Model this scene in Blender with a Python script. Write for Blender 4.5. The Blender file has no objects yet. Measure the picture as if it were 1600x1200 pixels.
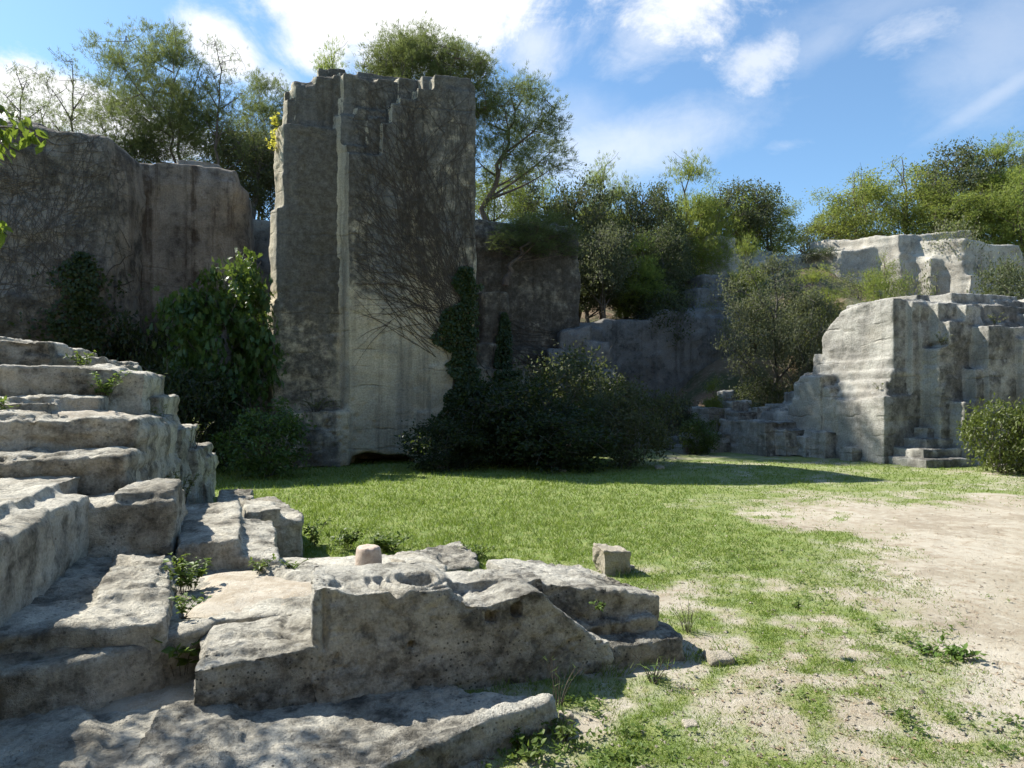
import bpy, bmesh, math, random
import numpy as np
from mathutils import Vector, Matrix
from mathutils.bvhtree import BVHTree

SC = bpy.context.scene
COL = SC.collection
R = math.radians
QA = R(18.0)                      # the quarry was cut on a grid turned 18 degrees
CQ, SQ = math.cos(QA), math.sin(QA)
EYE = 1.65                        # camera height above the quarry floor
FPX, CX, HY = 1062.0, 800.0, 620.0

# ------------------------------------------------------------------ frames
def XY(u, w):                     # quarry frame -> world
    return CQ*u - SQ*w, SQ*u + CQ*w
def UW(x, y):
    return CQ*x + SQ*y, -SQ*x + CQ*y
def on_w(px, w):                  # u where the sight line of a photo column meets plane w
    a = (px-CX)/FPX
    Y = w/(CQ - SQ*a)
    return Y*(CQ*a + SQ)
def on_u(px, u):
    a = (px-CX)/FPX
    Y = u/(CQ*a + SQ)
    return Y*(CQ - SQ*a)
def z_at(py, u, w):
    return EYE - (py-HY)/FPX*(SQ*u + CQ*w)
def gp(px, py, z=0.0):            # point of a level surface, quarry frame
    Y = (EYE-z)*FPX/(py-HY)
    return UW((px-CX)/FPX*Y, Y)
def gxy(px, py, z=0.0):
    Y = (EYE-z)*FPX/(py-HY)
    return (px-CX)/FPX*Y, Y

# ------------------------------------------------------------------ noise
def _h(ix, iy, iz, s):
    n = (ix*np.uint32(374761393) + iy*np.uint32(668265263) + iz*np.uint32(2246822519) + np.uint32(s)*np.uint32(3266489917))
    n = (n ^ (n >> np.uint32(13)))*np.uint32(1274126177)
    n = n ^ (n >> np.uint32(16))
    return n.astype(np.float32)*np.float32(1/4294967295.0)
def vnoise(P, s=0):
    P = np.asarray(P, np.float32)
    f = np.floor(P); i = f.astype(np.int64).astype(np.uint32); t = P-f
    t = t*t*t*(t*(t*6-15)+10)
    x, y, z = t[:, 0], t[:, 1], t[:, 2]
    o = np.uint32(1); X, Y, Z = i[:, 0], i[:, 1], i[:, 2]
    def L(a, b, k): return a+(b-a)*k
    r0 = L(L(_h(X, Y, Z, s), _h(X+o, Y, Z, s), x), L(_h(X, Y+o, Z, s), _h(X+o, Y+o, Z, s), x), y)
    r1 = L(L(_h(X, Y, Z+o, s), _h(X+o, Y, Z+o, s), x), L(_h(X, Y+o, Z+o, s), _h(X+o, Y+o, Z+o, s), x), y)
    return L(r0, r1, z)*2-1
def fbm(P, scale=1.0, octv=4, s=0, gain=.5):
    P = np.asarray(P, np.float64)*scale
    a, t, n = 1.0, 0.0, 0.0
    for k in range(octv):
        t = t + a*vnoise(P + 17.3*k + s*3.7, s+k); n += a
        a *= gain; P = P*2.03
    return t/n
def facets(P, scale, s=0, st=(1, 1, 1)):
    """broken-rock cells: a height per cell with a tilted face, and the distance to the cell border"""
    Q = np.asarray(P, np.float64)*scale*np.array(st); f = np.floor(Q-.5); n = len(Q)
    d1 = np.full(n, 1e9); d2 = np.full(n, 1e9); hv = np.zeros(n)
    for dx in (0, 1):
        for dy in (0, 1):
            for dz in (0, 1):
                c = f+np.array([dx, dy, dz]); i = c.astype(np.int64).astype(np.uint32)
                j = [_h(i[:, 0], i[:, 1], i[:, 2], s+k) for k in range(5)]
                o = Q-(c+.5+(np.stack(j[:3], 1)-.5)*.7); d = np.einsum('ij,ij->i', o, o)
                v = (j[3]-.5)+.7*((j[4]-.5)*o[:, 0]+(j[0]-.5)*o[:, 1]+(j[2]-.5)*o[:, 2])
                w = d < d1; d2 = np.where(w, d1, np.minimum(d2, d)); hv = np.where(w, v, hv); d1 = np.where(w, d, d1)
    return hv, np.sqrt(d2)-np.sqrt(d1)
def sst(x, a, b):
    t = np.clip((np.asarray(x, float)-a)/(b-a), 0, 1)
    return t*t*(3-2*t)

# ------------------------------------------------------------------ meshes and tags
def mk_mesh(name, V, faces, smooth=False):
    """V (n,3); faces: list of int arrays (m,k)"""
    me = bpy.data.meshes.new(name)
    V = np.asarray(V, np.float32)
    me.vertices.add(len(V)); me.vertices.foreach_set('co', V.ravel())
    faces = [np.asarray(f, np.int32) for f in faces if len(f)]
    nl = sum(f.size for f in faces); npoly = sum(len(f) for f in faces)
    me.loops.add(nl); me.polygons.add(npoly)
    me.loops.foreach_set('vertex_index', np.concatenate([f.ravel() for f in faces]))
    tot = np.concatenate([np.full(len(f), f.shape[1], np.int32) for f in faces])
    st = np.concatenate([[0], np.cumsum(tot)[:-1]]).astype(np.int32)
    me.polygons.foreach_set('loop_start', st)
    try: me.polygons.foreach_set('loop_total', tot)
    except Exception: pass
    me.polygons.foreach_set('use_smooth', np.full(npoly, smooth, bool))
    me.update(calc_edges=True); me.validate()
    return me
def tag(o, label=None, cat=None, group=None, kind=None):
    if label: o['label'] = label
    if cat: o['category'] = cat
    if group: o['group'] = group
    if kind: o['kind'] = kind
    return o
def link(name, me, mat=None, parent=None):
    o = bpy.data.objects.new(name, me); COL.objects.link(o)
    if mat is not None and me is not None and not me.materials: me.materials.append(mat)
    if parent is not None: o.parent = parent
    return o
def empty(name, loc=(0, 0, 0), rz=0.0):
    o = bpy.data.objects.new(name, None); COL.objects.link(o)
    o.location = loc; o.rotation_euler = (0, 0, rz); o.empty_display_size = .2
    return o

def tubes(paths, sides=6):
    """paths: list of (pts, r0, r1); returns V, quads"""
    Vs, Fs, n = [], [], 0
    ang = np.arange(sides)/sides*2*np.pi
    for pts, r0, r1 in paths:
        P = np.asarray(pts, float); m = len(P)
        if m < 2: continue
        T = np.gradient(P, axis=0); T /= np.linalg.norm(T, axis=1)[:, None]+1e-9
        ref = np.array([0.31, .87, .2]) if abs(T[0, 2]) > .6 else np.array([.1, .2, 1.])
        A = np.cross(T, ref); A /= np.linalg.norm(A, axis=1)[:, None]+1e-9
        B = np.cross(T, A)
        r = np.linspace(r0, r1, m)[:, None, None]
        ring = P[:, None, :] + r*(A[:, None, :]*np.cos(ang)[None, :, None] + B[:, None, :]*np.sin(ang)[None, :, None])
        Vs.append(ring.reshape(-1, 3))
        i = np.arange(m-1)[:, None]*sides; j = np.arange(sides)[None, :]; k = (j+1) % sides
        Fs.append(np.stack([i+j, i+k, i+sides+k, i+sides+j], -1).reshape(-1, 4)+n)
        n += m*sides
    return np.concatenate(Vs), np.concatenate(Fs)

LEAF = {   # outline (along, side, lift) and faces
    'needle': ([(0, -.5, 0), (0, .5, 0), (1, 0, 0)], [(0, 1, 2)]),
    'oval': ([(0, 0, 0), (.45, .5, .06), (1, 0, 0), (.45, -.5, .06)], [(0, 1, 2, 3)]),
    'leaf': ([(0, 0, 0), (.22, .36, .07), (.55, .5, .06), (1, 0, -.10), (.55, -.5, .06), (.22, -.36, .07), (.5, 0, -.02)],
             [(0, 1, 2, 6), (6, 2, 3, 6), (6, 3, 4, 6), (0, 6, 4, 5)]),
    'fig': ([(0, 0, 0), (-.05, .34, .02), (.28, .50, .05), (.30, .26, 0), (.62, .42, .06), (.60, .17, 0), (1, 0, -.06),
             (.60, -.17, 0), (.62, -.42, .06), (.30, -.26, 0), (.28, -.50, .05), (-.05, -.34, .02)], [tuple(range(12))]),
}
LEAF['leaf'] = (LEAF['leaf'][0], [(0, 1, 2, 6), (0, 6, 4, 5), (6, 2, 3, 4)])
def leaves(P, A, N, L, W, kind):
    tv, tf = LEAF[kind]; tv = np.array(tv, float); n = len(P); k = len(tv)
    A = A/(np.linalg.norm(A, axis=1)[:, None]+1e-9)
    S = np.cross(A, N); S /= np.linalg.norm(S, axis=1)[:, None]+1e-9
    N2 = np.cross(S, A)
    L = np.broadcast_to(np.asarray(L, float), (n,))[:, None, None]; W = np.broadcast_to(np.asarray(W, float), (n,))[:, None, None]
    V = P[:, None, :] + L*tv[None, :, 0:1]*A[:, None, :] + W*tv[None, :, 1:2]*S[:, None, :] + L*tv[None, :, 2:3]*N2[:, None, :]
    base = (np.arange(n)*k)[:, None]
    byk = {}
    for f in tf: byk.setdefault(len(f), []).append(base+np.array(f)[None, :])
    return V.reshape(-1, 3), [np.concatenate(v) for v in byk.values()]
def rnd_dirs(rg, n):
    d = rg.normal(size=(n, 3)); return d/(np.linalg.norm(d, axis=1)[:, None]+1e-9)
def merge(parts):
    Vs, Fs, n = [], [], 0
    for V, F in parts:
        Vs.append(V); Fs += [f+n for f in F]; n += len(V)
    return np.concatenate(Vs), Fs

# ------------------------------------------------------------------ node helper
class NT:
    def __init__(s, tree): s.t = tree; s.l = tree.links
    def n(s, typ, ins=None, **props):
        nd = s.t.nodes.new(typ)
        for k, v in props.items(): setattr(nd, k, v)
        for k, v in (ins or {}).items():
            sock = nd.inputs[k]
            if isinstance(v, bpy.types.NodeSocket): s.l.new(v, sock)
            else: sock.default_value = v
        return nd
    def m(s, op, a, b=0.0, c=0.0, clamp=False):
        nd = s.n('ShaderNodeMath', {0: a, 1: b, 2: c}, operation=op); nd.use_clamp = clamp; return nd.outputs[0]
    def noise(s, vec, scale, detail=6, rough=.6, dist=0.0):
        return s.n('ShaderNodeTexNoise', {'Vector': vec, 'Scale': scale, 'Detail': detail, 'Roughness': rough, 'Distortion': dist}).outputs[0]
    def voro(s, vec, scale, rand=1.0, feature='F1'):
        return s.n('ShaderNodeTexVoronoi', {'Vector': vec, 'Scale': scale, 'Randomness': rand}, feature=feature)
    def step(s, x, a, b):      # smooth ramp a->b
        nd = s.n('ShaderNodeMapRange', {'Value': x, 'From Min': a, 'From Max': b}, interpolation_type='SMOOTHSTEP'); return nd.outputs[0]
    def mix(s, f, a, b, mode='MIX'):
        nd = s.n('ShaderNodeMix', data_type='RGBA', blend_type=mode)
        for i, v in ((0, f), (6, a), (7, b)):
            if isinstance(v, bpy.types.NodeSocket): s.l.new(v, nd.inputs[i])
            else: nd.inputs[i].default_value = v if i == 0 else (tuple(v)+(1,))[:4]
        return nd.outputs[2]
    def scaled(s, vec, sc):
        return s.n('ShaderNodeVectorMath', {0: vec, 1: sc}, operation='MULTIPLY').outputs[0]
    def shift(s, vec, sc):
        return s.n('ShaderNodeVectorMath', {0: vec, 1: sc}, operation='ADD').outputs[0]
def new_mat(name):
    m = bpy.data.materials.new(name); m.use_nodes = True
    m.node_tree.nodes.clear(); t = NT(m.node_tree)
    out = t.n('ShaderNodeOutputMaterial')
    return m, t, out

def stone_mat(name, light=(.40, .36, .29), mid=(.28, .255, .21), dark=(.07, .066, .06), crust=.5, streak=.3, lichen=.25,
              zc=None, warm=.15, spots=.5, pit=1.0, bump=.5, tool=.25, off=(0, 0, 0), fine=1.0, streak_col=(.06, .05, .042), wash=None, cheek=0.0, xc=None, speck=.5, course=0.0):
    m, t, out = new_mat(name)
    co = t.n('ShaderNodeTexCoord').outputs['Object']
    co = t.shift(co, off)
    sep = t.n('ShaderNodeSeparateXYZ', {0: co})
    z = sep.outputs[2]
    big = t.noise(co, .9*fine, 5, .6, .4)
    med = t.noise(co, 4.0*fine, 8, .68)
    fin = t.noise(co, 26.0*fine, 6, .7)
    c = t.mix(t.step(big, .35, .65), light, mid)
    c = t.mix(t.m('MULTIPLY', t.step(t.noise(t.shift(co, (7, 3, 1)), 1.3, 4, .6), .52, .72), warm), c, (.42, .31, .18))
    # dark weather crust
    cr = t.m('ADD', t.m('MULTIPLY', med, .62), t.m('MULTIPLY', big, .38))
    if zc:   # crust thickens with height above the floor on the old faces
        zz = t.m('ADD', z, t.m('MULTIPLY', t.m('SUBTRACT', t.noise(co, .7, 4), .5), zc[3] if len(zc) > 3 else 1.5))
        cr = t.m('ADD', cr, t.m('MULTIPLY', t.m('SUBTRACT', t.step(zz, zc[0], zc[1]), .5), zc[2]))
    if xc: cr = t.m('ADD', cr, t.m('MULTIPLY', t.step(t.m('ADD', sep.outputs[0], t.m('MULTIPLY', t.noise(co, 2.0, 4), .3)), xc[1], xc[0]), xc[2]))
    if cheek:   # less crust on sunward cheeks: sunlight painted into rocks, real pale band on tower
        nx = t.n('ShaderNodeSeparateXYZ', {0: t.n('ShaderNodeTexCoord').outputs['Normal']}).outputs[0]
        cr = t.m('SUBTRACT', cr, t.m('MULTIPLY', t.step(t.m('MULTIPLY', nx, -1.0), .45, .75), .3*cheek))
    th = .66 - .30*crust
    dk = t.mix(t.step(t.noise(t.shift(co, (6, 1, 4)), 7.0*fine, 6, .7), .36, .66), tuple(v*.62 for v in dark), tuple(v*1.75 for v in dark))
    c = t.mix(t.m('MULTIPLY', t.step(cr, th-.07, th+.13), .88), c, dk)
    # vertical streaks of run-off
    st = t.noise(t.scaled(co, (2.2, 2.2, .10)), 1.0, 6, .65, .25)
    st2 = t.noise(t.scaled(t.shift(co, (5, 9, 0)), (5.5, 5.5, .22)), 1.0, 5, .6, .2)
    sm = t.m('ADD', t.m('MULTIPLY', t.step(st, .50, .66), .8), t.m('MULTIPLY', t.step(st2, .54, .72), .45), clamp=True)
    c = t.mix(t.m('MULTIPLY', sm, streak), c, streak_col)
    if wash:  # pale wash streaks
        sw = t.step(t.noise(t.scaled(t.shift(co, (3, 1, 0)), (1.5, 1.5, .12)), 1.0, 4, .6, .2), .48, .66)
        c = t.mix(t.m('MULTIPLY', sw, wash[0]), c, wash[1])
    if course:   # the quarrymen's horizontal cuts
        zl = t.m('ADD', t.m('DIVIDE', z, .47), t.m('MULTIPLY', t.noise(t.scaled(co, (.5, .5, .7)), 1.0, 4), 1.3))
        fr_ = t.m('ABSOLUTE', t.m('SUBTRACT', t.m('FRACT', zl), .5))
        cl_ = t.m('MULTIPLY', t.step(fr_, .07, .015), t.step(t.noise(t.scaled(co, (1.0, 1.0, 2.4)), 1.0, 5), .47, .66))
        c = t.mix(t.m('MULTIPLY', cl_, course), c, (.05, .046, .04))
    # lichen
    v = t.voro(t.shift(co, (2, 2, 2)), 5.0*fine)
    lm = t.m('MULTIPLY', t.step(t.m('ADD', v.outputs['Distance'], t.m('MULTIPLY', fin, .35)), .46, .32), t.step(t.noise(co, 1.7, 3), .48, .62))
    c = t.mix(t.m('MULTIPLY', lm, lichen), c, (.52, .51, .47))
    v2 = t.voro(t.shift(co, (4, 1, 7)), 15.0*fine)
    ds = t.m('MULTIPLY', t.step(t.m('ADD', v2.outputs['Distance'], t.m('MULTIPLY', fin, .4)), .48, .30), t.step(t.noise(t.shift(co, (9, 0, 0)), 2.1, 4), .45, .62))
    c = t.mix(t.m('MULTIPLY', ds, spots), c, (.045, .043, .04))
    v3 = t.voro(t.shift(co, (8, 3, 1)), 2.3*fine)
    lm2 = t.m('MULTIPLY', t.step(t.m('ADD', v3.outputs['Distance'], t.m('MULTIPLY', med, .5)), .58, .46), t.step(t.noise(t.shift(co, (1, 6, 2)), 1.1, 3), .46, .60))
    c = t.mix(t.m('MULTIPLY', lm2, lichen*.7), c, (.50, .48, .43))
    sp_ = t.noise(t.shift(co, (3, 3, 8)), 34.0*fine, 4, .75)
    c = t.mix(t.m('MULTIPLY', t.step(fin, .38, .66), speck), c, (.42, .42, .40), 'MULTIPLY')
    c = t.mix(t.m('MULTIPLY', t.step(sp_, .44, .30), speck*.9), c, (1.45, 1.42, 1.36), 'MULTIPLY')
    c = t.mix(t.m('MULTIPLY', t.step(sp_, .58, .70), speck), c, (.35, .34, .32), 'MULTIPLY')
    # relief
    ptv = t.voro(co, 42.0*fine).outputs['Distance']
    pts = t.m('MULTIPLY', t.step(ptv, .34, .12), t.step(t.noise(co, 3.5, 3), .46, .60))
    toolv = t.noise(t.scaled(t.n('ShaderNodeVectorRotate', {'Vector': co, 'Axis': (1, 1, 0), 'Angle': .25}).outputs[0], (3, 3, 34)), 1.0, 3, .6)
    h = t.m('ADD', t.m('MULTIPLY', med, 1.1), t.m('MULTIPLY', fin, .75))
    h = t.m('ADD', h, t.m('MULTIPLY', t.noise(co, 80*fine, 4, .75), .28))
    h = t.m('ADD', h, t.m('MULTIPLY', toolv, tool))
    h = t.m('SUBTRACT', h, t.m('MULTIPLY', pts, .5*pit))
    if course: h = t.m('SUBTRACT', h, t.m('MULTIPLY', cl_, .8))
    bp = t.n('ShaderNodeBump', {'Strength': bump, 'Distance': .065/fine**.5, 'Height': h})
    b = t.n('ShaderNodeBsdfPrincipled', {'Base Color': c, 'Roughness': .93, 'Normal': bp.outputs[0]})
    b.inputs['Specular IOR Level'].default_value = .15
    t.l.new(b.outputs[0], out.inputs[0])
    return m

def leaf_mat(name, c1, c2, c3=None, rough=.55, trans=.35, nscale=1.2, spec=.3, trc=None):
    m, t, out = new_mat(name)
    co = t.n('ShaderNodeTexCoord').outputs['Object']
    rnd = t.n('ShaderNodeObjectInfo').outputs['Random']
    n1 = t.noise(co, nscale, 3, .6); n2 = t.noise(co, nscale*9, 2, .6)
    f = t.m('ADD', t.m('MULTIPLY', t.step(n1, .36, .64), .6), t.m('MULTIPLY', t.step(n2, .35, .65), .4))
    c = t.mix(f, c1, c2)
    if c3: c = t.mix(t.m('MULTIPLY', t.step(n2, .58, .70), .6), c, c3)
    hsv = t.n('ShaderNodeHueSaturation', {'Hue': t.m('ADD', .49, t.m('MULTIPLY', rnd, .02)), 'Saturation': 1.0,
                                          'Value': t.m('ADD', .82, t.m('MULTIPLY', rnd, .36)), 'Color': c})
    b = t.n('ShaderNodeBsdfPrincipled', {'Base Color': hsv.outputs[0], 'Roughness': rough})
    b.inputs['Specular IOR Level'].default_value = spec
    tc = t.mix(.6, hsv.outputs[0], trc or (.22, .30, .04))
    tr = t.n('ShaderNodeBsdfTranslucent', {'Color': tc})
    mx = t.n('ShaderNodeMixShader', {0: trans, 1: b.outputs[0], 2: tr.outputs[0]})
    t.l.new(mx.outputs[0], out.inputs[0])
    return m
def bark_mat(name, c1, c2):
    m, t, out = new_mat(name)
    co = t.n('ShaderNodeTexCoord').outputs['Object']
    n = t.noise(t.scaled(co, (9, 9, 2)), 1.5, 6, .7)
    c = t.mix(t.step(n, .35, .65), c1, c2)
    bp = t.n('ShaderNodeBump', {'Strength': .8, 'Distance': .03, 'Height': n})
    b = t.n('ShaderNodeBsdfPrincipled', {'Base Color': c, 'Roughness': .95, 'Normal': bp.outputs[0]})
    t.l.new(b.outputs[0], out.inputs[0]); return m

# ------------------------------------------------------------------ rock building
def solid(parts):
    """parts in the quarry frame: ('b',u0,u1,w0,w1,z0,z1) box; ('p',[(u,w)..],z0,z1|[z..]) prism; ('e',[(u,z)..],w0,w1) profile along w;
       ('s',[(w,z)..],u0,u1) profile along u"""
    bm = bmesh.new()
    def hull(bot, top):
        b = [bm.verts.new(p) for p in bot]; q = [bm.verts.new(p) for p in top]; n = len(b)
        bm.faces.new(b[::-1]); bm.faces.new(q)
        for i in range(n): bm.faces.new((b[i], b[(i+1) % n], q[(i+1) % n], q[i]))
    for p in parts:
        if p[0] == 'b':
            _, u0, u1, w0, w1, z0, z1 = p
            f = [(u0, w0), (u1, w0), (u1, w1), (u0, w1)]
            hull([(a, b, z0) for a, b in f], [(a, b, z1) for a, b in f])
        elif p[0] == 'p':
            _, f, z0, z1 = p
            zs = z1 if isinstance(z1, (list, tuple)) else [z1]*len(f)
            ar = sum(f[i-1][0]*f[i][1]-f[i][0]*f[i-1][1] for i in range(len(f)))
            if ar < 0: f = f[::-1]; zs = zs[::-1]
            hull([(a, b, z0) for a, b in f], [(a, b, z) for (a, b), z in zip(f, zs)])
        elif p[0] == 'e':
            _, f, w0, w1 = p
            hull([(a, w1, z) for a, z in f], [(a, w0, z) for a, z in f])
        elif p[0] == 's':
            _, f, u0, u1 = p
            hull([(u0, a, z) for a, z in f], [(u1, a, z) for a, z in f])
    bmesh.ops.triangulate(bm, faces=bm.faces[:])
    bmesh.ops.recalc_face_normals(bm, faces=bm.faces[:])
    me = bpy.data.meshes.new('tmp'); bm.to_mesh(me); bm.free(); return me
def remesh(me, vox):
    o = bpy.data.objects.new('tmp', me); COL.objects.link(o)
    md = o.modifiers.new('r', 'REMESH'); md.mode = 'VOXEL'; md.voxel_size = vox; md.adaptivity = 0
    dg = bpy.context.evaluated_depsgraph_get()
    out = bpy.data.meshes.new_from_object(o.evaluated_get(dg), depsgraph=dg)
    bpy.data.objects.remove(o); bpy.data.meshes.remove(me)
    return out
def getv(me):
    a = np.empty(len(me.vertices)*3, np.float32); me.vertices.foreach_get('co', a); return a.reshape(-1, 3).astype(np.float64)
def setv(me, P):
    me.vertices.foreach_set('co', np.asarray(P, np.float32).ravel()); me.update()
def norms(me):
    a = np.empty(len(me.vertices)*3, np.float32); me.vertex_normals.foreach_get('vector', a); return a.reshape(-1, 3).astype(np.float64)
def lap(P, E, it):
    n = len(P); a = np.concatenate([E[:, 0], E[:, 1]]); b = np.concatenate([E[:, 1], E[:, 0]])
    d = np.bincount(a, minlength=n)[:, None]+1e-9
    for _ in range(it):
        S = np.stack([np.bincount(a, weights=P[b, k], minlength=n) for k in range(3)], 1)
        P = P*.4 + .6*S/d
    return P
def weather(me, seed, warp=.05, wsc=1.2, amp=.02, asc=5.0, soft=14, chip=.5, layer=0.0, post=None, pits=0.0, frac=1.0):
    P = getv(me)
    E = np.empty(len(me.edges)*2, np.int32); me.edges.foreach_get('vertices', E); E = E.reshape(-1, 2)
    S1 = P; S2 = lap(P, E, soft)
    m = sst(fbm(P, wsc*2.2, 3, seed), .1-chip, .75-chip)[:, None]
    P = S1*(1-m)+S2*m
    if post: P = post(P)
    setv(me, P); N = norms(me)
    d = np.stack([fbm(P, wsc, 3, seed+11*k+1) for k in range(3)], 1)
    d[:, 2] *= .7
    Q = P + warp*d
    rid = 1-np.abs(fbm(P, asc, 4, seed+50))*2
    h = amp*fbm(P, asc*.6, 5, seed+60) - amp*.5*np.clip(rid-.55, 0, 1)
    h = h + amp*.55*fbm(P, asc*2.6, 4, seed+65, .6)
    if frac:
        Pw = P+.06*d/asc*4
        a1, b1 = facets(Pw, asc*.42, seed+90, (.8, .8, 1.5)); a2, b2 = facets(Pw, asc*1.15, seed+95, (.8, .8, 1.4))
        rough = sst(fbm(P, wsc*1.3, 3, seed+99), -.25, .35)
        h = h + frac*amp*((.25+.75*rough)*(1.0*a1+.55*a2) - .55*rough*sst(b1, .10, .0) - .3*rough*sst(b2, .12, .0))
    if layer: h = h + layer*fbm(P*np.array([.35, .35, 3.2]), 2.0, 3, seed+70)
    if pits:
        k = fbm(P, asc*3.1, 2, seed+80); h = h - pits*np.clip(k-.25, 0, 1)
    Q = Q + N*h[:, None]
    setv(me, Q)
    return me
ROCKS = []   # (bvh in world) for grass to avoid and vines to cling to
def rock(name, parts, vox, mat, label=None, cat=None, group=None, parent=None, bvh=False, **kw):
    me = weather(remesh(solid(parts), vox), **kw)
    P = getv(me); mn, mx = P.min(0), P.max(0)
    c = np.array([(mn[0]+mx[0])/2, (mn[1]+mx[1])/2, max(mn[2], 0.0)])
    if parent is not None:
        pc = np.array(parent['uwz']); setv(me, P-c); o = link(name, me, mat, parent); o.location = tuple(c-pc)
    else:
        setv(me, P-c); o = link(name, me, mat); x, y = XY(c[0], c[1]); o.location = (x, y, c[2]); o.rotation_euler = (0, 0, QA)
    me.polygons.foreach_set('use_smooth', np.ones(len(me.polygons), bool))
    if label: tag(o, label, cat, group)
    if bvh is not None:
        Wd = P.copy(); Wd[:, 0], Wd[:, 1] = XY(P[:, 0], P[:, 1])
        F = [tuple(p.vertices) for p in me.polygons] if bvh else None
        if bvh: ROCKS.append(BVHTree.FromPolygons([tuple(v) for v in Wd], F)); return o, ROCKS[-1]
    return o
def rock_root(name, u, w, z, label, cat, group=None):
    x, y = XY(u, w); o = empty(name, (x, y, z), QA); o['uwz'] = (u, w, z); tag(o, label, cat, group); return o
def finish_roots():
    for o in bpy.data.objects:
        if 'uwz' in o: del o['uwz']
# ------------------------------------------------------------------ camera, sun, sky
SUN_AZ = np.array([-.903, .43]); SUN_AZ /= np.linalg.norm(SUN_AZ)
SUN_EL = R(46.0)
cam = bpy.data.cameras.new('camera'); co_ = bpy.data.objects.new('camera', cam); COL.objects.link(co_)
co_.location = (0, 0, EYE); co_.rotation_euler = (R(90), 0, 0)
cam.sensor_width = 36.0; cam.lens = FPX/1600*36.0; cam.shift_y = (HY-600)/1600
cam.clip_start = .05; cam.clip_end = 3000
SC.camera = co_
sd = Vector((SUN_AZ[0]*math.cos(SUN_EL), SUN_AZ[1]*math.cos(SUN_EL), math.sin(SUN_EL)))
sl = bpy.data.lights.new('sun', 'SUN'); so = bpy.data.objects.new('sun', sl); COL.objects.link(so)
sl.energy = 5.0; sl.angle = R(.53); sl.color = (1.0, .955, .87)
so.rotation_euler = sd.to_track_quat('Z', 'Y').to_euler(); so.location = (-30, 15, 40)

wd = bpy.data.worlds.new('World'); SC.world = wd; wd.use_nodes = True
wd.node_tree.nodes.clear(); t = NT(wd.node_tree)
sky = t.n('ShaderNodeTexSky', sky_type='NISHITA', sun_disc=False, sun_elevation=SUN_EL,
          sun_rotation=math.atan2(SUN_AZ[0], SUN_AZ[1]), altitude=100, air_density=1.0, dust_density=.4, ozone_density=1.6)
dirv = t.n('ShaderNodeTexCoord').outputs['Generated']
sp = t.n('ShaderNodeSeparateXYZ', {0: dirv}); dz = t.m('MAXIMUM', sp.outputs[2], .02)
pl = t.n('ShaderNodeVectorMath', {0: dirv, 1: t.n('ShaderNodeCombineXYZ', {0: t.m('ADD', dz, .25), 1: t.m('ADD', dz, .25), 2: 1.0}).outputs[0]}, operation='DIVIDE').outputs[0]
def skyn(sc, det, off=(0, 0, 0), st=(1, 1, .0), ro=.6, dist=.3):
    return t.noise(t.shift(t.scaled(pl, st), off), sc, det, ro, dist)
def blob(px, py, rx, ry):       # a patch of sky named by its compass direction and height
    d = Vector(((px-CX)/FPX, 1, (HY-py)/FPX)).normalized()
    az, el = math.atan2(d.x, d.y), math.asin(d.z)
    return az, el, rx/FPX*.9, ry/FPX*.85
az = t.m('ARCTAN2', sp.outputs[0], sp.outputs[1]); el = t.m('ARCSINE', sp.outputs[2])
nz = skyn(3.4, 10, (1.7, .4, 0), (1, .8, 0), ro=.68, dist=.6); nzf = skyn(9.0, 6, (4, 2, 0), (1, 1, 0), ro=.65)
def cloud(px, py, rx, ry, dens, soft, namp, rot=0.0):
    a0, e0, ra, re = blob(px, py, rx, ry)
    da = t.m('SUBTRACT', az, a0); de = t.m('SUBTRACT', el, e0)
    c, s = math.cos(rot), math.sin(rot)
    x = t.m('DIVIDE', t.m('ADD', t.m('MULTIPLY', da, c), t.m('MULTIPLY', de, s)), ra)
    y = t.m('DIVIDE', t.m('SUBTRACT', t.m('MULTIPLY', de, c), t.m('MULTIPLY', da, s)), re)
    r = t.m('SQRT', t.m('ADD', t.m('MULTIPLY', x, x), t.m('MULTIPLY', y, y)))
    n = t.m('ADD', t.m('MULTIPLY', t.m('SUBTRACT', nz, .5), 2.0*namp), t.m('MULTIPLY', t.m('SUBTRACT', nzf, .5), 1.1*namp))
    return t.m('MULTIPLY', t.m('POWER', t.step(t.m('ADD', r, n), 1.0+soft*.6, .9-soft*1.05), 1.25), dens)
cl = None
for a in [(640, -20, 290, 135, 1.0, .35, .8), (500, 55, 80, 60, .9, .5, 1.0), (830, 70, 70, 60, .55, .8, 1.1),
          (1070, -5, 150, 80, .95, .7, 1.5), (1010, 60, 120, 60, .45, 1.0, 1.6), (1185, 92, 55, 40, .62, 1.0, 1.9),
          (40, 150, 210, 62, 1.0, .35, .8), (190, 205, 150, 40, .9, .5, .9), (345, 75, 70, 48, .95, .5, .9, -.5), (420, 130, 60, 30, .6, .8, 1.0),
          (960, 235, 230, 62, .55, 1.0, .7, .12), (880, 190, 130, 60, .30, 1.0, .6), (1560, 70, 130, 110, .27, 1.0, .8, .5), (1430, 50, 70, 34, .42, 1.0, 1.9),
          (1290, 65, 90, 34, .24, 1.0, 1.0, .3), (1400, 5, 240, 36, .20, 1.0, 1.0), (1570, 140, 120, 20, .34, 1.0, .7, .45), (790, 320, 80, 60, .5, .9, .8), (1230, 228, 40, 14, .25, 1.0, 1.6)]:
    v = cloud(*a); cl = v if cl is None else t.m('MAXIMUM', cl, v)
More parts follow.
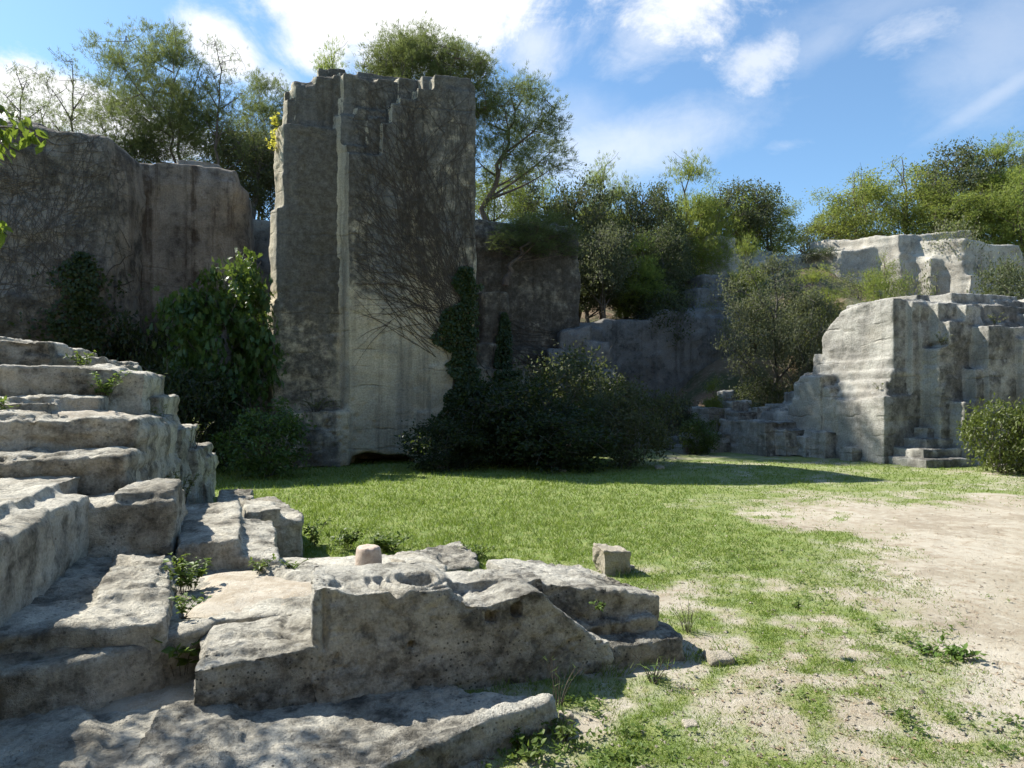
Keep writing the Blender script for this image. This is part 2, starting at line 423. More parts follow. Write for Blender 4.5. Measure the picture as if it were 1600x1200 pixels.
# other clouds all round the sky, out of the window the blobs above describe
oth = t.m('MULTIPLY', t.step(skyn(1.1, 8, (9, 5, 0)), .50, .66), t.step(t.m('ABSOLUTE', az), .75, 1.1))
cl = t.m('MAXIMUM', cl, t.m('MULTIPLY', oth, .12))
thin = t.m('MULTIPLY', t.step(skyn(2.2, 7, (2, 8, 0), (1, .5, 0)), .52, .82), .10)
thin = t.m('MAXIMUM', thin, t.m('MULTIPLY', t.step(sp.outputs[1], .1, .6), .03))
cl = t.m('MAXIMUM', cl, thin)
skc = t.mix(1.0, sky.outputs[0], (1.28, 1.66, 1.82), 'MULTIPLY')
cc = t.mix(cl, skc, (10.5, 10.6, 10.8))
bg = t.n('ShaderNodeBackground', {'Color': cc, 'Strength': .057})
t.l.new(bg.outputs[0], t.n('ShaderNodeOutputWorld').inputs[0])
SC.view_settings.view_transform = 'Standard'; SC.view_settings.look = 'None'
SC.view_settings.exposure = 1.0; SC.view_settings.gamma = 1.0
SC.render.film_transparent = False
SC.cycles.max_bounces = 6; SC.cycles.diffuse_bounces = 3; SC.cycles.transparent_max_bounces = 4
SC.cycles.use_adaptive_sampling = True; SC.cycles.adaptive_threshold = .02
try: SC.cycles.use_denoising = True; SC.cycles.denoiser = 'OPENIMAGEDENOISE'
except Exception: pass

# ------------------------------------------------------------------ terrain
def cover_at(X, Y):       # how green the quarry floor is, 0 bare dust .. 1 lush
    P = np.stack([X, Y, np.zeros_like(X)], 1)
    n1 = fbm(P, .45, 4, 5); n2 = fbm(P, 1.9, 4, 8); n3 = fbm(P, 6.0, 3, 12)
    edge = 3.5 + .6*sst(Y, 7, 11) + .1*(1-sst(Y, 3.5, 5.5))
    d = X-edge + n1*2.0 + n2*1.2 + n3*.5
    m = 1-sst(d, -1.1, 1.0)
    far = sst(Y+n1*1.6+n2, 8.6, 11.6)*(.74+n2*.55)
    m = np.maximum(m, np.clip(far, 0, 1))
    # thinner turf towards the camera and in trodden spots
    near = 1-sst(Y, 5.0, 8.5)
    m = m*(1-near*np.clip(.31-n2*1.0-n3*.5, 0, .88))
    worn = sst(n2*.7+n1*.5, .22, .5)*sst(X, -1, 2.0)
    m = m*(1-.75*worn)
    isl = sst(n2*.9+n3*.5+n1*.3, .08, .34)*sst(X, 1.8, 2.5)*(1-.92*sst(X/np.maximum(Y, .1)+n1*.1, .50, .64))
    m = np.maximum(m, isl*.75)
    lush = (1-sst(X+n1*1.2, .4, 2.6))*sst(Y, 6.0, 7.5)
    return np.clip(np.maximum(m, lush*(.93+n2*.25)), 0, 1)
def floor_z(X, Y):
    P = np.stack([X, Y, np.zeros_like(X)], 1)
    d = np.hypot(X, Y)
    return .035*fbm(P, .5, 3, 31) + .012*fbm(P, 3.0, 3, 33) - .02*sst(d, 60, 140)
def axis(a, b, st, far):
    core = np.arange(a, b+st, st); k = []; s = st; x = core[-1]
    while x < far: s *= 1.35; x += s; k.append(x)
    l = []; s = st; x = core[0]
    while x > -far: s *= 1.35; x -= s; l.append(x)
    return np.concatenate([l[::-1], core, k])
def grid_mesh(name, xs, ys, zf, smooth=True):
    X, Y = np.meshgrid(xs, ys); X = X.ravel(); Y = Y.ravel()
    V = np.stack([X, Y, zf(X, Y)], 1); nx, ny = len(xs), len(ys)
    i = (np.arange(ny-1)[:, None]*nx + np.arange(nx-1)[None, :]).ravel()
    F = np.stack([i, i+1, i+nx+1, i+nx], 1)
    return mk_mesh(name, V, [F], smooth), X, Y
gm, gX, gY = grid_mesh('ground', axis(-9, 13, .07, 700), axis(1.6, 19, .07, 700), floor_z)
at = gm.attributes.new('cover', 'FLOAT', 'POINT'); at.data.foreach_set('value', cover_at(gX, gY).astype(np.float32))
m, t, out = new_mat('quarry_floor')
co = t.n('ShaderNodeTexCoord').outputs['Object']
cv = t.n('ShaderNodeAttribute', attribute_name='cover').outputs['Fac']
n1 = t.noise(co, .9, 6, .6); n2 = t.noise(co, 7, 8, .7); n3 = t.noise(co, 55, 5, .7); n4 = t.noise(co, 160, 3, .7)
c = t.mix(t.step(n1, .35, .66), (.435, .39, .31), (.345, .30, .225))
c = t.mix(t.m('MULTIPLY', t.step(n2, .50, .66), .7), c, (.27, .205, .135))
c = t.mix(t.m('MULTIPLY', t.step(t.m('ADD', t.m('MULTIPLY', t.noise(t.shift(co, (4, 9, 0)), .7, 5, .65), .7), t.m('MULTIPLY', n2, .3)), .50, .62), .7), c, (.27, .225, .165))
c = t.mix(t.m('MULTIPLY', t.step(n2, .46, .36), .5), c, (.48, .44, .36))
lit = t.m('MULTIPLY', t.step(n3, .60, .70), t.step(n2, .40, .60))
c = t.mix(t.m('MULTIPLY', lit, .8), c, (.10, .07, .045))
peb = t.voro(co, 38.0).outputs['Distance']
c = t.mix(t.m('MULTIPLY', t.step(peb, .20, .12), t.step(n2, .50, .62)), c, (.60, .57, .50))
g = t.mix(t.step(n2, .38, .62), (.115, .19, .026), (.21, .25, .07))
cf = t.step(t.m('ADD', cv, t.m('MULTIPLY', t.m('SUBTRACT', t.m('ADD', t.m('MULTIPLY', n2, .6), t.m('MULTIPLY', n3, .4)), .5), 1.2)), .32, .88)
c = t.mix(t.m('MULTIPLY', cf, .85), c, g)
h = t.m('ADD', t.m('ADD', t.m('MULTIPLY', n2, .8), t.m('MULTIPLY', n3, .5)), t.m('MULTIPLY', n4, .2))
bp = t.n('ShaderNodeBump', {'Strength': .75, 'Distance': .035, 'Height': h})
b = t.n('ShaderNodeBsdfPrincipled', {'Base Color': c, 'Roughness': .95, 'Normal': bp.outputs[0]}); b.inputs['Specular IOR Level'].default_value = .1
t.l.new(b.outputs[0], out.inputs[0])
tag(link('ground', gm, m), kind='structure')

def hill_z(X, Y):
    U, W_ = UW(np.asarray(X, float), np.asarray(Y, float))
    P = np.stack([U, W_, np.zeros_like(U)], -1).reshape(-1, 3)
    nn = fbm(P, .25, 3, 41).reshape(U.shape); nf = fbm(P, 1.3, 3, 44).reshape(U.shape)
    z = np.full(U.shape, -1.5)
    a = np.where(U < -1.3, sst(W_, 21.1, 21.8), np.where(U < 3.6, sst(W_, 27.0, 27.8), sst(W_, 22.9, 23.7)))
    a = np.where(U < -4.5, np.maximum(a, sst(W_, 19.3, 20.1)), a)
    top = np.where(U < -1.3, 7.75, np.where(U < 3.6, 8.1, 7.5))
    left = -1.5+(top+1.5+.04*np.clip(W_-24, 0, 40))*a
    k = sst(U, 9.2, 9.9)
    mid = -1.5+(1.5+4.5)*sst(W_, 24.3, 24.9) + 4.2*sst(W_, 26, 38) + .03*np.clip(W_-37, 0, 60)
    tal = -.3+3.6*sst(U, 10.8, 17.5)*sst(W_, 17.5, 23.5)
    sh = 1-sst(W_, 15.0, 15.8)*(1-sst(U, 16.8, 19.5))
    rgt = -1.5+4.8*sst(U, 14.7, 15.3)*sst(W_, 13.5, 14.2)*sh + 2.4*sst(U, 17.5, 20.5)*sst(W_, 15.5, 22.5) + 2.4*sst(W_, 23.4, 27)*sst(U, 19, 25)
    rr = np.maximum(np.maximum(mid, tal), rgt)
    z = left*(1-k)+rr*k
    X_, Y_ = np.asarray(X, float), np.asarray(Y, float)
    z = np.where(Y_ < 5, -1.5+13.0*sst(-Y_+.02*X_*X_*0, 3.5, 13.0)*sst(X_, -60, -20), z)  # unseen slope behind the camera, added to cut sky fill on front faces
    return z + (.25*nn+.07*nf)*sst(z, 0, 2)
hm, hX, hY = grid_mesh('hillside', np.arange(-60, 85, .35), np.concatenate([np.arange(-40, 12, 1.3), np.arange(12, 45, .3), np.arange(45, 140, 2.5)]), hill_z)
m, t, out = new_mat('forest_floor')
co = t.n('ShaderNodeTexCoord').outputs['Object']
n1 = t.noise(co, .8, 6, .65); n2 = t.noise(co, 6, 7, .7)
c = t.mix(t.step(n1, .4, .62), (.19, .13, .08), (.075, .085, .035)); c = t.mix(t.step(n2, .52, .66), c, (.26, .21, .14))
b = t.n('ShaderNodeBsdfPrincipled', {'Base Color': c, 'Roughness': .95, 'Normal': t.n('ShaderNodeBump', {'Strength': .8, 'Distance': .08, 'Height': n2}).outputs[0]})
t.l.new(b.outputs[0], out.inputs[0])
tag(link('hillside', hm, m), kind='structure')
# ------------------------------------------------------------------ stone materials
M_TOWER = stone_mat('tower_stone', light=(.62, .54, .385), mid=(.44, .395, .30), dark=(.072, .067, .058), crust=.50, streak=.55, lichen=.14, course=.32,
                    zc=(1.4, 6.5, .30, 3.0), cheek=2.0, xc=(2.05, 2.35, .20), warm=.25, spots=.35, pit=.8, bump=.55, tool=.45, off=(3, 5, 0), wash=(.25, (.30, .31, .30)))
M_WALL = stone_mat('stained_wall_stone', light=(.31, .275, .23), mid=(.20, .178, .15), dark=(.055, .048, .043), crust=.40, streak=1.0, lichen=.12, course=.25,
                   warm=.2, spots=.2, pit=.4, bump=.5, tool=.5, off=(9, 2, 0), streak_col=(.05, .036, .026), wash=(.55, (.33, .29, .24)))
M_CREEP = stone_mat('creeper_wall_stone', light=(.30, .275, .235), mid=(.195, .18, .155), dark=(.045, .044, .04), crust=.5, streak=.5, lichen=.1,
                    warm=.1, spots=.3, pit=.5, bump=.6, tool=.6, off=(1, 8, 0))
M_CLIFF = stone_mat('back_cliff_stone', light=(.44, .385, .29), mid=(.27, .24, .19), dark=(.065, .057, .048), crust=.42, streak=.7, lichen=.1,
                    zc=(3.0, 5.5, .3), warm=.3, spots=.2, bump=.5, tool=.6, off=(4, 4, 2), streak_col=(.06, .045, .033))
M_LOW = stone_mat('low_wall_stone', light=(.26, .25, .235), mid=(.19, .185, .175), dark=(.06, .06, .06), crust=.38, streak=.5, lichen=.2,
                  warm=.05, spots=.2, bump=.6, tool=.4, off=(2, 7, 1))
M_RIGHT = stone_mat('pale_quarry_stone', light=(.47, .455, .405), mid=(.29, .278, .248), dark=(.11, .106, .095), crust=.66, streak=.42, lichen=.6, cheek=.9, course=.28,  # crust and cheek paint shaded fronts dark and sunlit cheeks pale
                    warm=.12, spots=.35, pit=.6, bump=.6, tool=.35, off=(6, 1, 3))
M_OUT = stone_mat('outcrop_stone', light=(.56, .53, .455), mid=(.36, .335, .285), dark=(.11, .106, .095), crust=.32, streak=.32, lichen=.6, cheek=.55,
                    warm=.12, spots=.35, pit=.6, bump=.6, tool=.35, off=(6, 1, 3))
M_TERR = stone_mat('terrace_stone', light=(.68, .64, .54), mid=(.42, .385, .31), dark=(.07, .066, .055), crust=.47, streak=.3, lichen=.35,
                   warm=.35, spots=.6, pit=1.0, bump=.8, tool=.25, off=(5, 5, 5), fine=1.6)
M_BENCH = stone_mat('bench_stone', light=(.70, .665, .57), mid=(.44, .41, .34), dark=(.06, .057, .05), crust=.50, streak=.12, lichen=.45,
                    warm=.22, spots=.85, pit=1.4, bump=.9, tool=.10, off=(2, 3, 4), fine=2.2)
M_BLOCK = stone_mat('cut_block_stone', light=(.56, .50, .40), mid=(.44, .39, .30), dark=(.12, .11, .085), crust=.18, streak=.1, lichen=.2,
                    warm=.2, spots=.3, bump=.8, tool=.1, off=(1, 1, 1), fine=3.0)

def B(u0, u1, w0, w1, z0, z1): return ('b', u0, u1, w0, w1, z0, z1)
def G(pts, z): return [gp(a, b, z) for a, b in pts]

# ------------------------------------------------------------------ the tall pillar left by the quarrymen
u_ = lambda px, w=16.6: on_w(px, w)
F0, FL, FB_, BK = 16.6, 17.0, 17.35, 19.6
uL, uM, uR = u_(430), u_(545), u_(742)
zt = lambda py, u=2.0, w=16.6: z_at(py, u, w)
tw = []
# right slab, nearest, with a stepped top and a slanting left cheek that faces the sun
def rslab(px0, px1, py, w=F0, z0=.6):
    a, b = u_(px0), u_(px1); tw.append(B(a, b, w, BK, z0, zt(py, a)))
ck = [(uM, F0), (uR, F0), (uR+.05, BK), (1.0, BK), (1.12, 17.05)]
tw.append(('p', ck, .7, zt(236, 1.3)))
tw.append(('p', [(uM-.06, F0+.07), (uM+.4, F0+.05), (uM+.4, BK), (1.0, BK), (1.12, 17.05)], .7, zt(221, 1.3)))
tw.append(('p', [(u_(527, 17.0)+.08, 16.85), (1.75, 16.85), (1.75, BK), (1.02, BK), (1.0, 17.1)], 5.0, zt(178, 1.1, 16.9)))
rslab(598, 742, 190); rslab(612, 742, 160); rslab(625, 742, 150); rslab(652, 742, 134); rslab(677, 736, 113, F0+.02)
tw.append(B(u_(700), uR+.03, F0-.03, BK, 3.4, zt(140, 4)))
# left slab, set back
lk = [(uL+.18, FL), (1.3, FL), (1.3, BK), (uL+.02, BK), (uL-.02, FL+.5)]
tw.append(('p', lk, 0, zt(196, .4, FL)))
tw.append(('p', [(uL+.02, FL-.02), (.2, FL-.02), (.2, BK), (uL-.1, BK), (uL-.13, FL+.45)], 0, zt(325, 0, FL)))
tw.append(('p', [(uL-.06, FL-.05), (.5, FL-.03), (.5, BK), (uL-.18, BK), (uL-.2, FL+.4)], 0, zt(470, 0, FL)))
# upper courses behind, with broken top
for a, b, py, w in [(441, 462, 196, 17.12), (444, 470, 142, 17.5), (455, 498, 124, 17.38), (470, 500, 150, 17.25), (495, 520, 105, 17.5), (512, 540, 104, 17.42), (498, 530, 128, 17.3), (528, 562, 112, 17.3),
                    (527, 560, 118, 17.2), (553, 630, 117, 17.18), (558, 682, 111, 17.3), (660, 700, 116, 17.0), (690, 742, 122, 17.0), (720, 744, 135, 17.1)]:
    tw.append(B(u_(a, w), u_(b, w), w, BK, 4.5, zt(py, u_(a, w), w)))
tw.append(B(u_(530, 17.05), 2.4, 17.05, BK, 5, zt(150, 1, 17)))
tw.append(B(u_(556, 16.8), u_(606, 16.8), 16.84, BK, 5, zt(168, 1.8, 16.8))); tw.append(B(u_(575, 16.8), u_(618, 16.8), 16.76, BK, 5, zt(182, 1.8, 16.8)))
for a, w, py in [(449, 17.34, 150), (463, 17.28, 128), (479, 17.24, 127), (493, 17.22, 112), (507, 17.16, 116), (521, 17.12, 113), (536, 17.0, 112), (551, 16.98, 118), (566, 16.95, 121), (590, 16.93, 117), (625, 16.92, 116)]:
    tw.append(('p', [(u_(a, w), w), (u_(a, w)+.42, w+.02), (u_(a, w)+.42, BK), (u_(a, w)-.14, BK), (u_(a, w)-.09, w+.2)], 6, zt(py+4, u_(a, w), w)))
# foot: a low shelf on the left and the hollow at the base
tw.append(('p', [(u_(440, 16.55), 16.6), (u_(545, 16.45), 16.45), (1.5, 17.2), (1.5, BK), (uL, BK), (uL-.05, 17.1)], 0, zt(642, .4)))
tw.append(B(u_(455), u_(532), 16.42, 18, 0, .9))
tw.append(B(u_(525), u_(668), 18.3, BK, 0, .8)); tw.append(B(u_(650), uR+.25, 16.5, BK, 0, 1.3)); tw.append(B(u_(672), uR+.12, 16.55, BK, 0, 2.4))
tw.append(('e', [(u_(528), .08), (u_(550), .22), (u_(575), .34), (u_(605), .24), (u_(635), .26), (u_(655), .16), (u_(660), 1.0), (u_(528), 1.0)], F0-.02, BK))
def pock(P):     # shot holes pecked in the foot of the face
    rg = np.random.default_rng(4)
    c = [(u_(rg.normal(530, 26)), zt(rg.normal(672, 22), 1.5)) for _ in range(46)]
    f = P[:, 1] < 16.95
    for a, z in c:
        d = np.hypot(P[:, 0]-a, P[:, 2]-z); P[:, 1] += np.where(f, .07*np.clip(1-d/.06, 0, 1), 0)
    return P
tower, TW = rock('quarry_pillar', tw, .045, M_TOWER, 'tall square rock pillar standing alone behind the lawn, stained dark above and creamy below', 'rock pillar',
                 seed=1, warp=.05, wsc=.9, amp=.030, asc=3.0, soft=8, chip=.25, frac=.9, layer=.012, post=pock, bvh=True)

# ------------------------------------------------------------------ quarry cliffs behind
uc = on_w(176, 18.2)
c1 = [B(-34, uc, 18.2, 24.5, -.3, 7.9), B(-34, on_w(60, 18.4), 18.5, 24.5, 0, 8.12), B(-34, on_w(110, 18.4), 19.0, 24.5, 0, 8.02),
      B(on_w(100, 18.2), uc, 18.8, 24, 0, 7.65), ('p', [(uc-.2, 18.2), (uc+.12, 18.9), (uc+.25, 20.4), (uc, 23)], -.3, [7.6, 7.5, 7.8, 7.9]),
      B(-30, on_w(40, 18.0), 18.05, 22, 0, 4.0)]
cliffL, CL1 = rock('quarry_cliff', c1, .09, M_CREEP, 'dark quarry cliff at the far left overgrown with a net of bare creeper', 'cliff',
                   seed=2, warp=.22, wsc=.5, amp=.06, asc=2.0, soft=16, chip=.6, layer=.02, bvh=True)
w2 = 20.2
ur = on_w(384, w2)
c2 = [B(uc-1, ur-.25, w2, 24, -.3, 7.65), ('p', [(ur-.5, w2), (ur-.05, w2+.3), (ur+.1, w2+1), (ur+.1, 24), (ur-.5, 24)], -.3, 7.5),
      B(uc-.5, on_w(300, w2), w2-.05, 23, 7.3, 7.95), B(on_w(215, w2), on_w(372, w2), w2+.15, 23, 7.3, 8.0), B(on_w(270, w2), on_w(345, w2), w2+.35, 23, 7.6, 8.2),
      B(uc-.5, on_w(222, w2), w2-.30, 23, 0, 7.8), B(on_w(219, w2), on_w(238, w2), w2-.12, 23, 0, 7.5)]
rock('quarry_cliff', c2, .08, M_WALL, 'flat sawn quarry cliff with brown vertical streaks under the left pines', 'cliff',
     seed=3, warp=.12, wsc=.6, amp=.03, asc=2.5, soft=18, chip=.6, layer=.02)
c3 = [B(ur-1.5, 3.8, 26.0, 29, -.3, 8.0), B(ur-.8, .6, 25.8, 28, 0, 6.4), B(on_w(400, 24), 2, 23.6, 26.4, 0, 4.9), B(0.6, 3.6, 25.9, 28, 7.5, 8.4)]
rock('quarry_cliff', c3, .1, M_WALL, 'shadowy quarry cliff deep in the gap left of the tall pillar', 'cliff', seed=4, warp=.15, wsc=.6, amp=.04, asc=2, soft=10, chip=.5)
ue = on_w(908, 22.0)
c4 = [B(3.2, ue, 22, 25.5, -.3, 7.3), B(3.2, on_w(888, 22), 22.1, 25, 7, 7.62), B(on_w(845, 22), on_w(902, 22), 21.95, 24, 7.25, 7.5), B(on_w(838, 22), on_w(880, 22), 22.3, 24, 7.4, 7.85),
      B(on_w(860, 22), ue-.1, 22.2, 24, 7.2, 7.7), B(ue-.8, ue+.25, 22.5, 25.2, -.3, 4.2), ('p', [(3.5, 21.8), (ue-1.0, 21.8), (ue-.1, 22.4), (3.5, 23)], -.3, [3.3, 3.3, 2.9, 3.4])]
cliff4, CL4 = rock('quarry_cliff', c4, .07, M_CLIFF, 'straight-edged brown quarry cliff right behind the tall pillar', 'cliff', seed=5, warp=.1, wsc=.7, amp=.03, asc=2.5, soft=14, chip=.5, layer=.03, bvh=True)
up0, up1 = on_w(752, 20.5), on_w(797, 20.5)
c5 = [('p', [(up0, 20.5), (up1, 20.55), (up1+.05, 21.6), (up0, 21.8)], -.2, [4.95, 5.0, 4.85, 5.1]), B(up0-.2, up1-.35, 20.35, 21.8, -.2, 3.3), B(up0-.3, up1+.4, 20.2, 22.2, -.2, 2.5), B(up0, up1+.9, 20.0, 22.2, -.2, 1.7)]
pst, PST = rock('rock_stump', c5, .05, M_CLIFF, 'short pale rock stump with a flat top beside the ivy of the tall pillar', 'rock', seed=6, warp=.06, wsc=1, amp=.025, asc=3, soft=10, chip=.5, bvh=True)
u0, u1 = on_w(905, 24), on_w(1025, 23.7)
c6 = [B(u0-1, u1+.3, 24.0, 26, 0, 4.55), B(u0+1, u1+.2, 23.95, 26, 0, 4.7), B(u1, 17.6, 23.7, 26, 0, 4.95), B(u1+.3, u1+1.6, 23.75, 26, 4, 5.12), B(u1+1.5, 18.2, 23.9, 26.5, 0, 5.3),
      B(u1+2.3, 18.6, 24.4, 27, 0, 6.2), B(u1+3.0, 18.4, 24.9, 27.5, 0, 6.9), B(u0-.3, u0+.9, 23.6, 26, 0, 4.3)]
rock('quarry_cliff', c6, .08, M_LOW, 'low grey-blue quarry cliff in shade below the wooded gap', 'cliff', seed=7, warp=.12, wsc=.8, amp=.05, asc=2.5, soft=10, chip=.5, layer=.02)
# broken boulders at the foot of the cliff corner
rg = np.random.default_rng(8)
for k, (px, py, s, lab) in enumerate([(892, 532, .62, 'upper of the broken boulders at the foot of the brown cliff corner'), (925, 548, .55, 'boulder against the left end of the low grey cliff'),
                                      (905, 572, .6, 'middle boulder in the heap below the brown cliff corner'), (872, 556, .5, 'pale boulder half sunk in the dark bushes under the brown cliff'), (935, 590, .55, 'lowest boulder of the heap beside the low grey cliff')]):
    w = 22.0-.25*k; u = on_w(px, w); z = z_at(py, u, w)
    pr = [('p', [(u-s, w-s*.8), (u+s*.8, w-s*.9), (u+s, w+s*.7), (u-s*.7, w+s)], z-s*.9, [z+s*rg.uniform(.3, .7) for _ in range(4)]), B(u-s*.6, u+s*.9, w-s, w+s*.5, z-s*2.6, z+s*.2)]
    rock('boulder', pr, .07, M_LOW, lab, 'boulder', 'boulders heaped at the cliff corner', seed=20+k, warp=.15, wsc=1.2, amp=.04, asc=3, soft=8, chip=.6)
# upper rocks in the wood
c7 = [B(19.7, 24.5, 29.2, 33, 4, 9.0), B(19.5, 21.4, 29.0, 31.5, 4, 9.7), B(19.5, 20.8, 29.4, 31.2, 8.8, 10.0), B(21, 24, 29.6, 33, 8.5, 9.3), B(20.3, 22, 28.5, 30, 4, 7.2)]
rock('rock_outcrop', c7, .08, M_OUT, 'sunlit square rock outcrop rising between the trees above the low cliff', 'rock', seed=9, warp=.12, wsc=.8, amp=.04, asc=2.5, soft=8, chip=.5)
zz = lambda py, u, w: z_at(py, u, w)
c8 = [('p', [(27.25, 21.6), (30.4, 21.6), (33.0, 22.8), (33, 27), (26, 27)], 5, [8.45, 8.3, 7.5, 8.5, 9.1]), ('p', [(26.0, 23.6), (29.5, 23.0), (31.5, 26), (29.5, 29), (25, 28)], 5, [9.0, 9.25, 8.9, 9.5, 9.5]),
      ('p', [(26.6, 22.6), (28, 22.4), (28, 25), (26.2, 25)], 5, [7.7, 8.3, 9.0, 8.6]), ('p', [(24.4, 25.4), (26.8, 24.0), (27.5, 29), (25, 31), (22.5, 30)], 5, [8.5, 8.8, 9.5, 9.2, 8.7]),
      ('p', [(22.2, 28.8), (25, 27), (26, 31), (24, 35), (20.5, 34.5)], 5, [8.5, 8.8, 9.3, 9.7, 9.5]), ('p', [(31, 22.6), (37, 24), (38, 28), (31, 27)], 5, [7.6, 7.2, 8, 8.7]), B(27.3, 27.9, 21.3, 22.0, 5.2, 6.8)]
rock('rock_outcrop', c8, .1, M_OUT, 'long pale rock outcrop on the skyline at the upper right with one square shaded block', 'rock', seed=10, warp=.14, wsc=.5, amp=.07, asc=1.6, soft=4, chip=.4, layer=.05)

# ------------------------------------------------------------------ stepped pale rock on the right
rt = rock_root('stepped_rock', 15.5, 13.5, 0, 'big pale stepped quarry rock with sunlit cheeks at the right edge of the lawn', 'rock')
c9 = [B(13.84, 16, 13.06, 15.9, -.2, 1.58), ('p', [(13.84, 13.06), (16, 13.06), (16, 16.3), (13.9, 16.3)], -.2, [1.68, 1.7, 1.35, 1.3]),
      B(14.0, 17, 13.14, 15.9, 0, 1.80), B(14.08, 17, 13.2, 15.4, 0, 2.05), B(14.2, 17, 13.16, 15.1, 0, 2.30), B(14.24, 17, 13.3, 15.6, 0, 2.6),
      ('s', [(13.2, 1.5), (13.2, 4.12), (14.0, 4.12), (14.9, 3.98), (15.15, 3.75), (15.5, 3.45), (15.62, 3.3), (15.62, 1.5)], 14.3, 18.5),
      B(14.5, 17.5, 15.4, 16.2, 0, 2.9), B(14.5, 17, 15.9, 16.6, 0, 2.35), B(14.2, 16.5, 15.8, 17.1, 0, 1.8), B(14.0, 16, 16.0, 17.7, 0, 1.45), B(14.4, 16, 16.8, 18.4, 0, 1.3),
      B(14.72, 18, 13.03, 15, 0, 4.05), B(14.95, 15.2, 12.95, 13.3, 2.8, 3.95), B(15.3, 18, 12.5, 14.5, 0, 3.52), B(15.0, 16.6, 12.52, 13.6, 0, 2.85), B(15.1, 16.3, 12.5, 13.4, 0, 2.88),
      B(15.2, 17.4, 12.7, 15, 3, 4.0), B(15.9, 18.2, 12.9, 15.5, 3, 4.3), B(15.5, 20, 13.6, 16, 3, 4.35), B(16.6, 21, 12.6, 15, 3, 3.95), B(17.2, 19, 12.8, 14, 3, 4.15), B(18.8, 22, 12.9, 15.5, 3, 4.3),
      B(16.0, 22, 12.02, 14.5, 0, 3.38), B(17.7, 22, 11.75, 13, 0, 3.75), B(16.9, 22, 11.85, 13, 0, 3.1), B(15.75, 16.4, 12.15, 13, 0, 2.35), B(15.35, 17.2, 12.15, 13, 0, 1.55), B(17, 22, 11.6, 13, 0, 1.9), B(15.9, 22, 11.95, 13, 0, 1.1)]
rgr = np.random.default_rng(3)
for k in range(26):
    w = rgr.uniform(14.6, 18.2); z = max(.25, 2.6-.55*(w-14.6)-rgr.random()*.9); a = 13.82-rgr.uniform(0, .28)
    c9.append(B(a, 14.8, w, w+rgr.uniform(.35, 1.1), -.1, z))
for k in range(16):
    w = rgr.uniform(12.6, 15); a = 14.3+max(0, (15-w))*.25+rgr.uniform(.2, 1.6); c9.append(B(a, a+rgr.uniform(.4, 1.2), w-rgr.uniform(.05, .25), 15, 3, 3.7+rgr.random()*.62))
o = rock('rock_face', c9, .042, M_RIGHT, parent=rt, seed=11, warp=.03, wsc=.9, amp=.034, asc=2.8, soft=3, chip=.2, layer=.02)
for k, (a, b, c, d) in enumerate([(13.98, 16.5, 12.0, .2), (14.2, 16.45, 12.22, .42), (14.5, 16.4, 12.44, .64), (14.8, 16.3, 12.66, .88)]):
    rock('step', [B(a, b, c, 13.3, -.1, d)], .035, M_RIGHT, parent=rt, seed=30+k, warp=.05, wsc=1.5, amp=.02, asc=4, soft=6, chip=.5)
rock('rock_ledge', [B(15.6, 19.6, 11.35, 12.1, -.1, .10), B(16.6, 20, 11.2, 12, -.1, .06)], .04, M_RIGHT, 'flat white rock ledge flush with the turf at the far right', 'rock', seed=36, warp=.1, wsc=1.5, amp=.015, asc=4, soft=6, chip=.4)
# rough low steps left of it
st = rock_root('rock_steps', 12.5, 17.5, 0, 'flight of worn low rock steps climbing left of the pale stepped rock', 'rock steps')
for k, p in enumerate([[B(12.55, 14.0, 15.8, 18.2, -.2, .95), B(12.9, 14, 15.4, 16.5, 0, .75)], [B(11.6, 12.9, 17.4, 19.6, -.2, .55), B(11.2, 12.3, 18.4, 20, 0, .42)], [B(11.0, 13.2, 19.4, 21, -.2, .72), B(11.8, 13.8, 19.0, 21, 0, .98)],
                       [B(12.2, 14.2, 18.0, 20.5, 0, 1.3), B(12.8, 14.4, 17.4, 19, 0, 1.2)], [B(13.45, 13.9, 14.55, 15.3, -.2, .72), B(13.3, 14, 15.1, 15.8, 0, .55)], [B(13.55, 13.95, 13.75, 14.2, -.2, .38)], [B(10.2, 11.4, 19.6, 20.6, -.1, .25)], [B(10.9, 11.7, 17.2, 18.1, -.2, .2)]]):
    rock('step', p, .05, M_RIGHT, parent=st, seed=40+k, warp=.06, wsc=1.3, amp=.05, asc=3, soft=3, chip=.3, layer=.03)
for k, (px, py, Y, s, lab) in enumerate([(1152, 632, 21.5, .42, 'squarish white rock at the top of the worn steps'), (1190, 640, 21.0, .36, 'low white rock right of the young pine'), (1135, 612, 23, .26, 'small pale rock on the bare slope under the oak'), (1085, 640, 22.5, .3, 'pale rock at the foot of the bare slope')]):
    X = (px-CX)/FPX*Y; u, w = UW(X, Y); z = z_at(py, u, w)
    rock('boulder', [('p', [(u-s, w-s*.7), (u+s*.9, w-s*.7), (u+s, w+s*.7), (u-s*.8, w+s)], z-1.2, [z+s*.25, z+s*.3, z+s*.35, z+s*.2])], .05, M_RIGHT, lab, 'boulder', seed=50+k, warp=.1, wsc=2, amp=.03, asc=4, soft=6, chip=.5)

